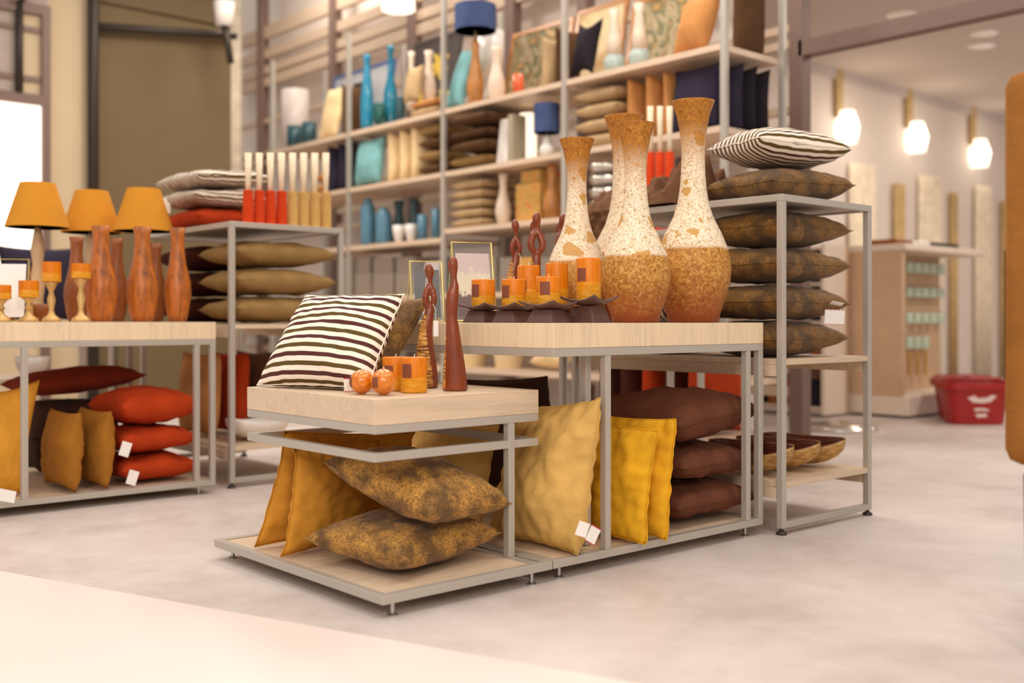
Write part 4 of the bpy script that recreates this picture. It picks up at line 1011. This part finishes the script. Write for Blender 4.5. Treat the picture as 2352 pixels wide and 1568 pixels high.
lvase(358, 2.62, 560, 48, CARVD, 'darker wooden vase in the gap between the middle and right orange vases')
GOLDH = plain('gilt_candlestick', (206, 168, 106), .4, .4, .15, 60)
for u, Y, vt, vc, q in ((2, 2.24, 655, 688, 'at the photo edge'), (66, 2.24, 645, 684, 'with low candle beside the glass frame'), (118, 2.3, 602, 648, 'with the highest candle'), (186, 2.22, 606, 640, 'standing before the left orange vase')):
    p = PY(u, 700, Y); d = DY(u, Y); k_ = d/F; h0 = CH-(vc-H0)*k_-zl; h1 = CH-(vt-H0)*k_-zl
    r = thing('candlestick', 'gilt candlestick '+q+' on the left table', 'candlestick', (p.x, p.y, zl+.001))
    MB().lathe([(0, 0), (.04, 0), (.036, .012), (.014, .03), (.01, .05), (.017, h0*.55), (.009, h0*.75), (.022, h0*.94), (.03, h0), (0, h0)], 16).build('stem', GOLDH, r, (0, 0, 0), True)
    o = MB().lathe([(0, 0), (.038, 0), (.038, h1-h0-.001), (0, h1-h0-.001)], 20).build('pillar_candle', wax(), None, (p.x, p.y, zl+.002+h0), 'auto'); tag(o, 'orange candle on the gilt candlestick '+q, 'candle')
for u, q in ((14, 'left'), (94, 'right')):
    p = PY(u, 700, 2.5); o = MB().lathe([(a*.055, b*.075) for a, b in BOWL], 18).build('wooden_bowl', CARVD, None, (p.x, p.y, zl+.001), True); tag(o, 'small round brown bowl behind the candlesticks, %s one' % q, 'bowl')
p = PY(18, 700, 2.4); fr = thing('picture_frame', 'brass-edged glass frame with a blank white card at the left edge', 'frame', (p.x, p.y, zl), -TH+.2)
MB().tube([(-.07, 0, .005), (.07, 0, .005), (.07, .05, .26), (-.07, .05, .26), (-.07, 0, .005)], .004, 6).tube([(.07, .05, .26), (.07, .12, .005)], .003, 6).build('brass_frame', BRASS, fr)
s_ = MB(); s_.v = [(-.06, .004, .02), (.06, .004, .02), (.06, .046, .24), (-.06, .046, .24), (-.06, .008, .02), (.06, .008, .02), (.06, .05, .24), (-.06, .05, .24)]; s_.f = [(0, 1, 2, 3), (4, 5, 6, 7), (0, 1, 5, 4), (1, 2, 6, 5), (2, 3, 7, 6), (3, 0, 4, 7)]
s_.build('white_card', PAPER, fr)
# under the left table
c = [P(-50, 1150, 4.12), P(60, 1142, 4.2), P(103, 872, 4.3), P(-30, 905, 4.3)]
for q in c[:2]: q.z = .066
MUST_SHADED = fabric('mustard_suede_shaded', (160, 106, 38))  # darker mustard suede: shade under the left table put into the colour
oy = cushion(c, .14, fabric('golden_suede', (214, 150, 52)), 'yellow suede cushion leaning at the left end under the left table', 'suede_cushion', 20, seed=3, seam=False, sag=.3)
oy.location += Vector((0, .06, 0))
price_tag(oy, P(14, 1138, 4.02)-oy.location, (0, .2, -.7), .07, .045, False)
def fl(X, Y0, Y1, z1, T, mat, label, lean=.02, **kw):     # cushion standing with its face to -X
    c = [Vector((X, Y1, .066)), Vector((X, Y0, .066)), Vector((X+lean, Y0, z1)), Vector((X+lean, Y1, z1))]
    return cushion(c, T, mat, label, 'suede_cushion', 20, seam=False, **kw)
fl(PY(172, 1100, 2.14).x, 2.13, 2.5, .385, .115, MUST_SHADED, 'mustard cushion right of the left table post, nearer the post', seed=5)
fl(PY(245, 1100, 2.14).x, 2.13, 2.5, .385, .11, MUST_SHADED, 'mustard cushion beside the orange stack under the left table', seed=6)
xa, xb = PY(288, 1100, 2.13).x, PY(462, 1000, 2.13).x+.02
for z, T, q in ((.124, .108, 'bottom'), (.245, .108, 'middle'), (.385, .155, 'top')):
    o = lying(xa, xb, 2.165, 2.58, z, T, ORANGE, q+' orange suede cushion of the stack under the left table', name='suede_cushion', n=22, seed=int(z*99), seam=False, flat=.05)
    if q != 'top': price_tag(o, Vector((xa+.0+.03*(q == 'bottom'), 2.13, z-.02))-o.location, (0, .3, -.6), .04, .06, False)
lying(xa-.25, xa+.28, 2.58, 2.98, .465, .11, fabric('rust_suede', (122, 44, 26)), 'rust-red cushion lying behind the orange stack under the left table', (0, .04, .04, 0), name='suede_cushion', n=20, seam=False)
lying(xa-.2, xa+.2, 2.66, 3.0, .235, .3, DKBROWN, 'big dark brown floor cushion carrying the rust-red cushion under the left table', name='floor_cushion', n=16, seam=False, flat=.3)
# on and in the left rack
zr = 1.205
c0 = lying(.72, 1.14, 2.6, 3.1, zr+.058, .1, ORANGE, 'orange cushion on the left rack, under the folded striped cushion', name='suede_cushion', n=18, seed=9, seam=False, flat=.1)
o = lying(.70, 1.14, 2.58, 3.12, zr+.162, .082, ST, 'lower striped cushion on the orange one on the left rack', name='striped_cushion', n=20, seed=12, seam=False, flat=.1)
price_tag(o, Vector((.70, 2.96, zr+.13))-o.location, (0, 0, -.75), .085, .075, False)
lying(.71, 1.13, 2.58, 3.1, zr+.252, .084, ST, 'upper striped cushion topping the pile on the left rack', (0, .02, .01, 0), name='striped_cushion', n=20, seed=13, seam=False, flat=.1)
NB = 8
labs = ['vermilion-wrapped bundle with cream tips, %s of the red ones on the left rack' % q for q in ('first', 'second', 'third', 'fourth')]+['straw-wrapped bundle with cream tips, %s of the tan ones on the left rack' % q for q in ('first', 'second', 'third', 'fourth')]
stick_row([570+25.5*i for i in range(NB)], 352, 525, Y=2.36, mats=[REDB]*4+[STRAW]*4, labels=labs, z0=zr)
rack((2.5, .97, 0), 'steel rack hidden behind the tall vases, holding vermilion bundles', .66, .186, .5, .8)
stick_row([1494+22*i for i in range(3)], 245, 470, X=2.72, split=.64, mats=[REDB]*3, labels=['vermilion-wrapped bundle between the tall vases, %s of three' % q for q in ('left', 'middle', 'right')], z0=1.206)
for i, q in enumerate(('lowest', 'middle', 'top')):
    lying(.725, 1.26, 2.20, 2.62, .7455+.0635+.132*i, .116, OLIVE, q+' olive cushion of the three in the left rack', name='suede_cushion', n=20, seed=20+i, seam=False, flat=.08)
    lying(.72, 1.2, 2.7, 3.12, .7455+.0635+.132*i, .116, OXB, q+' oxblood cushion of the three behind the olive ones in the left rack', name='suede_cushion', n=16, seed=30+i, seam=False, flat=.08)
boat_bowl((.95, 2.42, .1875), .4, .2, .09, .3, 'pale oval bowl on the lowest shelf of the left rack', (WHITEC, WHITEC))
box_thing('storage_box', 0, 1, 0, 0, 5, .1, WHITEC, 'x', 'x') if False else None
o = MB().lathe([(a*.13, b*.09) for a, b in BOWL], 22).build('ceramic_bowl', WHITEC, None, (.9, 2.5, .63), True) if False else None
for i, (x, m_, q) in enumerate(((.80, CARAMEL, 'caramel'), (.95, ORANGE, 'orange'), (1.10, CHOC, 'dark brown'))):
    c = [Vector((x, 2.98, .19)), Vector((x, 2.56, .19)), Vector((x+.02, 2.56, .6)), Vector((x+.02, 2.98, .6))]
    cushion(c, .12, m_, q+' cushion standing on the lowest shelf of the left rack', **BK)
# low shelf table far left, behind the lamps, with navy cushions
st = thing('low_shelf', 'low oak shelf behind the left table carrying navy cushions', 'shelves', (-.75, 3.7, 0))
for z in (.45, .75): MB().box(0, 1.5, 0, .5, z-.03, z).build('shelf_board', WOOD, st)
for x in (0, .72, 1.47):
    for y in (0, .47): MB().box(x, x+.03, y, y+.03, 0, .72 if True else 0).build('leg', METAL, st)
for x, q in ((-.45, 'left'), (-.02, 'middle'), (.38, 'right')):
    c = [Vector((x-.2, 3.78, .753)), Vector((x+.2, 3.78, .753)), Vector((x+.2, 3.88, 1.16)), Vector((x-.2, 3.88, 1.16))]
    cushion(c, .13, NAVY, q+' navy cushion standing behind the ochre lamps', **BK)
for i, x in enumerate((-.55, -.25, .05, .35)):
    o = MB().lathe([(a*.09, b*.11) for a, b in BOWL], 18).build('ceramic_bowl', (GREYB, WHITEC)[i % 2], None, (x, 3.85, .451), True); tag(o, '%s patterned bowl on the low shelf seen beneath the left table' % ('first', 'second', 'third', 'fourth')[i], 'bowl')
# spotlight on the pipe frame and the lit patch high up
sp = thing('spotlight', 'white track spotlight on a dark bracket near the top of the olive wall', 'lamp', tuple(P(515, 60, 8.9)))
MB().lathe([(0, 0), (.07, 0), (.09, .2), (.07, .2), (0, .05)], 18).build('lamp_head', WHITEC, sp, (0, 0, 0), True, rot=(0, 0, 0))
MB().tube([(0, 0, 0), (.03, 0, -.12), (.06, 0, -.3)], .03, 8).build('bracket', DARKP, sp, (0, 0, 0), True)
GLOW = plain('lit_lamp_diffuser', (255, 244, 226), .5, 0, 0, emit=1.6)
# ---------------------------------------------------------------- room beyond: lamps, curtains, gondola, baskets
for (u, v), q in (((2070, 33), 'nearest the header rail'), ((2262, 76), 'upper of the close pair'), ((2256, 105), 'lower of the close pair')):
    p = PZ(u, v, 3.395); r = thing('ceiling_light', 'round recessed ceiling light '+q, 'lamp', (p.x, p.y, 3.4))
    MB().lathe([(.1, -.012), (.125, -.012), (.13, 0), (.1, 0)], 24).build('trim_ring', WHITEC, r, (0, 0, 0), True)
    MB().lathe([(0, -.008), (.1, -.008), (.1, 0), (0, 0)], 24).build('diffuser', GLOW, r)
p = P(915, 8, 11.0); r = thing('pendant_light', 'bright pendant light high behind the slatted screen', 'lamp', (SX-.25, PX(915, 8, SX-.25).y, PX(915, 8, SX-.25).z-.06))
MB().lathe([(0, 0), (.15, 0), (.13, .3), (.03, .36), (0, .36)], 20).build('lamp_shade', GLOW, r, (0, 0, 0), True)
MB().tube([(0, 0, .35), (0, 0, 1.4)], .01, 6).build('cord', DARKP, r)
for i, (u, v) in enumerate(((1945, 292), (2105, 315), (2250, 352))):
    p = PY(u, v, 3.85); r = thing('wall_sconce', '%s glowing wall sconce with gilt strap on the curtain wall' % ('left', 'middle', 'right')[i], 'lamp', tuple(p))
    MB().box(-.11, .0, .04, .08, .1, .62).build('gilt_strap', GOLDC, r)
    MB().lathe([(.1, -.17), (.13, 0), (.08, .17), (0, .17), (0, -.17)], 20).build('glass_shade', GLOW, r, (0, 0, 0), True)
    l = bpy.data.lights.new('sconce_glow', 'POINT'); l.energy = 3.5; l.color = (1, .88, .74); l.shadow_soft_size = .14
    lo_ = bpy.data.objects.new('sconce_glow', l); COL.objects.link(lo_); lo_.parent = r; lo_.location = (0, -.25, 0)
for i, (u, wd, m_) in enumerate(((2070, .22, GOLDC), (2140, .5, SHEER), (2195, .14, GOLDC), (2262, .4, SHEER), (1985, .5, SHEER), (2310, .12, GOLDC))):
    p = PY(u, 500, 3.88); curtain('curtain', p.x-wd/2, p.x+wd/2, 3.90, .02, 2.3 if m_ is GOLDC else 2.45, m_, ('narrow gold curtain strip under the middle sconce', 'wide cream curtain right of the middle sconce', 'narrow gold curtain strip left of the right sconce', 'wide cream curtain under the right sconce', 'wide cream curtain under the left sconce', 'narrow gold curtain strip at the far right of the curtain wall')[i], 2 if wd < .3 else 5, .025)
PEG = plain('beige_pegboard', (206, 172, 138), .7, 0, .05, 8); PEGW = plain('cream_gondola', (232, 214, 196), .6, 0, .02)
gd = thing('pegboard_gondola', 'beige pegboard display unit with rows of packets beyond the right rack', 'display unit', (6.14, 1.87, 0))
MB().box(0, 1.36, 0, .62, .02, .17).build('plinth', PEGW, gd, (0, 0, 0), False, .01)
MB().box(.05, 1.3, .4, .45, .17, 1.30).build('pegboard', PEG, gd)
MB().box(0.0, 1.36, .02, .6, 1.30, 1.35).build('top_shelf', PEGW, gd, (0, 0, 0), False, .006)
MB().box(.0, .05, .05, .6, .17, 1.30).build('side_panel', PEG, gd)
PK = plain('pale_green_packet', (196, 212, 190), .5, 0, .25, 30); GP = plain('gold_trinket', (196, 152, 84), .4, .2, .2, 30)
def packet(x, z, h, w_, mat, lb):
    r = thing('hanging_packet', lb, 'packet', (6.14+x, 2.20, z), 0, 'packets hanging on the pegboard')
    MB().box(-w_/2, w_/2, 0, .02, -h, 0).build('pack', mat, r, (0, 0, 0), False, .004)
    MB().tube([(0, .065, .012), (0, -.01, .012)], .003, 5).build('hook', SILV, r)
rows = ((1.24, .09, PK, 'top'), (1.03, .08, PK, 'second'), (.82, .09, PK, 'third'), (.62, .1, PK, 'fourth'), (.5, .2, GP, 'bottom'))
for z, h, m_, q in rows:
    for k_ in range(9):
        if q in ('fourth', 'bottom') and k_ > 6: continue
        packet(.12+.135*k_, z, h, .1 if m_ is PK else .04, m_, 'one of the %s in the %s row of the pegboard' % ('pale green packets' if m_ is PK else 'gold trinkets', q))
for i, (x0, x1, m_, q) in enumerate(((.15, .4, ORANGE, 'rust'), (.42, .7, WHITEC, 'white'), (.72, 1.2, BLACK, 'black'))):
    o = MB().box(6.14+x0, 6.14+x1, 2.05, 2.3, 1.352, 1.40).build('flat_box', m_ if m_ is not ORANGE else CARVD, None, (0, 0, 0), False, .004); tag(o, q+' flat box lying on top of the pegboard unit', 'box')
# cubby shelf at the left end of the gondola
cb = thing('cubby_shelf', 'narrow beige shelf of dark boxes at the left end of the pegboard unit', 'shelves', (5.75, 2.35, 0))
MB().box(.3, .34, 0, .9, .02, 1.35).build('back_panel', PEG, cb)
for y in (0, .87): MB().box(0, .3, y, y+.03, .02, 1.35).build('side_panel', PEGW, cb)
cz = (.08, .42, .75, 1.05, 1.33)
for z in cz: MB().box(0, .3, .03, .87, z-.02, z).build('shelf_board', PEGW, cb)
for i, z in enumerate(cz[:4]):
    for k_ in range(3):
        m_ = [BLACK, CARVD, BLACK][(i+k_) % 3]; y = 2.42+.27*k_
        o = MB().box(5.78, 6.0, y, y+.2, z+.002, z+.2).build('dark_box', m_, None, (0, 0, 0), False, .004); tag(o, '%s box in the %s column, %s cubby row of the narrow shelf' % ('brown' if m_ is CARVD else 'black', ('right', 'middle', 'left')[k_], ('bottom', 'second', 'third', 'top')[i]), 'box')
pl = MB().lathe([(0, 0), (.28, 0), (.28, .02), (.1, .045), (.05, .06), (0, .06)], 32).build('round_base_plate', SILV, None, tuple(PZ(1920, 985, 0.0)), True); tag(pl, 'round pale metal base plate on the floor beyond the right rack', 'stand base')
# dark accessory rack
BKM = plain('black_steel', (58, 50, 44), .5, .3, .05)
dx, dy = 7.58, 1.72
dr = thing('accessory_rack', 'dark steel accessory rack between the pegboard and the red baskets', 'rack', (dx, dy, 0))
for x in (0, .95): MB().box(x, x+.05, 0, .05, 0, 1.35).build('upright', BKM, dr)
for z in (.3, .62, .86, 1.1, 1.3): MB().box(.05, .95, 0, .05, z, z+.02).build('crossbar', PEGW if z < 1.2 else BKM, dr)
MB().box(.0, 1.0, -.15, .2, 0, .04).build('foot', BKM, dr)
for i, z in enumerate((1.14, 1.0, .74, .42)):
    for k_ in range(6):
        m_ = (BLACK, BKM, GP, BLACK, RED, CARVD)[(k_+i) % 6] if i < 3 else (GP, BKM, CARVD)[k_ % 3]
        h = (.13, .1, .12, .28)[i]
        o = MB().box(dx+.08+.145*k_, dx+.19+.145*k_, dy-.05, dy-.003, z, z+h).build('hanging_case', m_, None, (0, 0, 0), False, .004)
        tag(o, 'small case, %s from the left in the %s row of the dark accessory rack' % (('first', 'second', 'third', 'fourth', 'fifth', 'sixth')[k_], ('top', 'second', 'third', 'bottom')[i]), 'case')
# red shopping baskets
REDP = plain('red_plastic', (164, 26, 24), .35, 0, .04); WMK = plain('white_print', (236, 216, 206), .5, 0, 0)
def basket(loc, rz, label, logo=True):
    r = thing('shopping_basket', label, 'basket', loc, rz)
    W1, D1, W2, D2, H_ = .19, .13, .235, .165, .30
    def ring(w_, d_, z, n=32, e=4):
        q = []
        for i in range(n):
            a = 2*math.pi*i/n; c_, s_ = math.cos(a), math.sin(a)
            q.append((w_*math.copysign(abs(c_)**(2/e), c_), d_*math.copysign(abs(s_)**(2/e), s_), z))
        return q
    m = MB(); rs = [ring(W1, D1, .004), ring(W1, D1, .004), ring(W2, D2, H_), ring(W2-.008, D2-.008, H_), ring(W1-.008, D1-.008, .016)]
    m.loft(rs); m.build('basket_body', REDP, r, (0, 0, 0), 'auto')
    m = MB().loft([ring(W2, D2, H_-.05), ring(W2+.018, D2+.018, H_-.045), ring(W2+.02, D2+.02, H_+.005), ring(W2-.004, D2-.004, H_+.008)]); m.f = m.f[:-2]
    m.build('rim', REDP, r, (0, 0, 0), 'auto', solid=.004)
    for s in (-1, 1):
        MB().tube([(-W2, s*.06, H_), (-W2+.03, s*(D2*.75), H_+.02), (0, s*(D2*.95), H_+.03), (W2-.03, s*(D2*.75), H_+.02), (W2, s*.06, H_)], .008, 8).build('handle', REDP, r, (0, 0, 0), True)
    if logo:
        def fy(z): return -(D1+(D2-D1)*z/H_)-.002
        def patch(poly, nm):
            g = MB(); n_ = len(poly); g.v = [(x, fy(z), z) for x, z in poly]+[(x, fy(z)+.004, z) for x, z in poly]
            g.f = [tuple(range(n_)), tuple(range(2*n_-1, n_-1, -1))]+[(i, (i+1) % n_, n_+(i+1) % n_, n_+i) for i in range(n_)]
            return g.build(nm, WMK, r)
        patch([(-.11, .20), (-.06, .215), (-.03, .195), (.03, .2), (.07, .22), (.1, .21), (.06, .17), (.0, .16), (-.07, .165)], 'printed_emblem')
        patch([(-.06, .12), (-.02, .125), (.03, .12), (.06, .1), (.0, .105), (-.05, .1)], 'printed_emblem')
        patch([(-.05, .08), (.03, .085), (.04, .06), (-.03, .055)], 'printed_emblem')
    return r
b0 = PZ(2236, 972, 0); basket((b0.x, b0.y, 0), -TH, 'red plastic shopping basket with white emblem on the floor')
rv = Vector(ray(2214)+(0,)).normalized()*.42; basket((b0.x+rv.x-.04, b0.y+rv.y+.03, 0), -TH-.1, 'red shopping basket behind the one with the white emblem', False)
# ---------------------------------------------------------------- upholstered chair cut by the right edge
UPH = fabric('brown_boucle', (144, 94, 42), sheen=.4, weave=260, wr=.6)
dq = P(2304, 1040, 2.42); chp = Vector((dq.x, dq.y, 0))
rr = Vector((cs, -sn, 0)); ff = Vector((sn, cs, 0))
e1 = (rr*.62+ff*1.0).normalized(); ang = math.atan2(e1.y, e1.x)
ch = thing('upholstered_chair', 'brown boucle upholstered chair with high back, cut by the right edge', 'chair', tuple(chp), ang)
# local x runs along the back (away from camera), local -y points right of frame
m = MB(); n_ = 10
def rbox(x0, x1, y0, y1, z0, z1): return MB().box(x0, x1, y0, y1, z0, z1)
rbox(0, .46, -.11, 0, .43, 1.325).build('backrest', UPH, ch, (0, 0, 0), True, .035)
rbox(.0, .46, -.55, -.1, .40, .50).build('seat', UPH, ch, (0, 0, 0), True, .03)
for x, y in ((.03, -.06), (.41, -.06), (.03, -.5), (.41, -.5)):
    MB().tube([(x, y-.0, .41), (x-.0, y, 0)], [.022, .015], 10).build('leg', BKM, ch, (0, 0, 0), True)
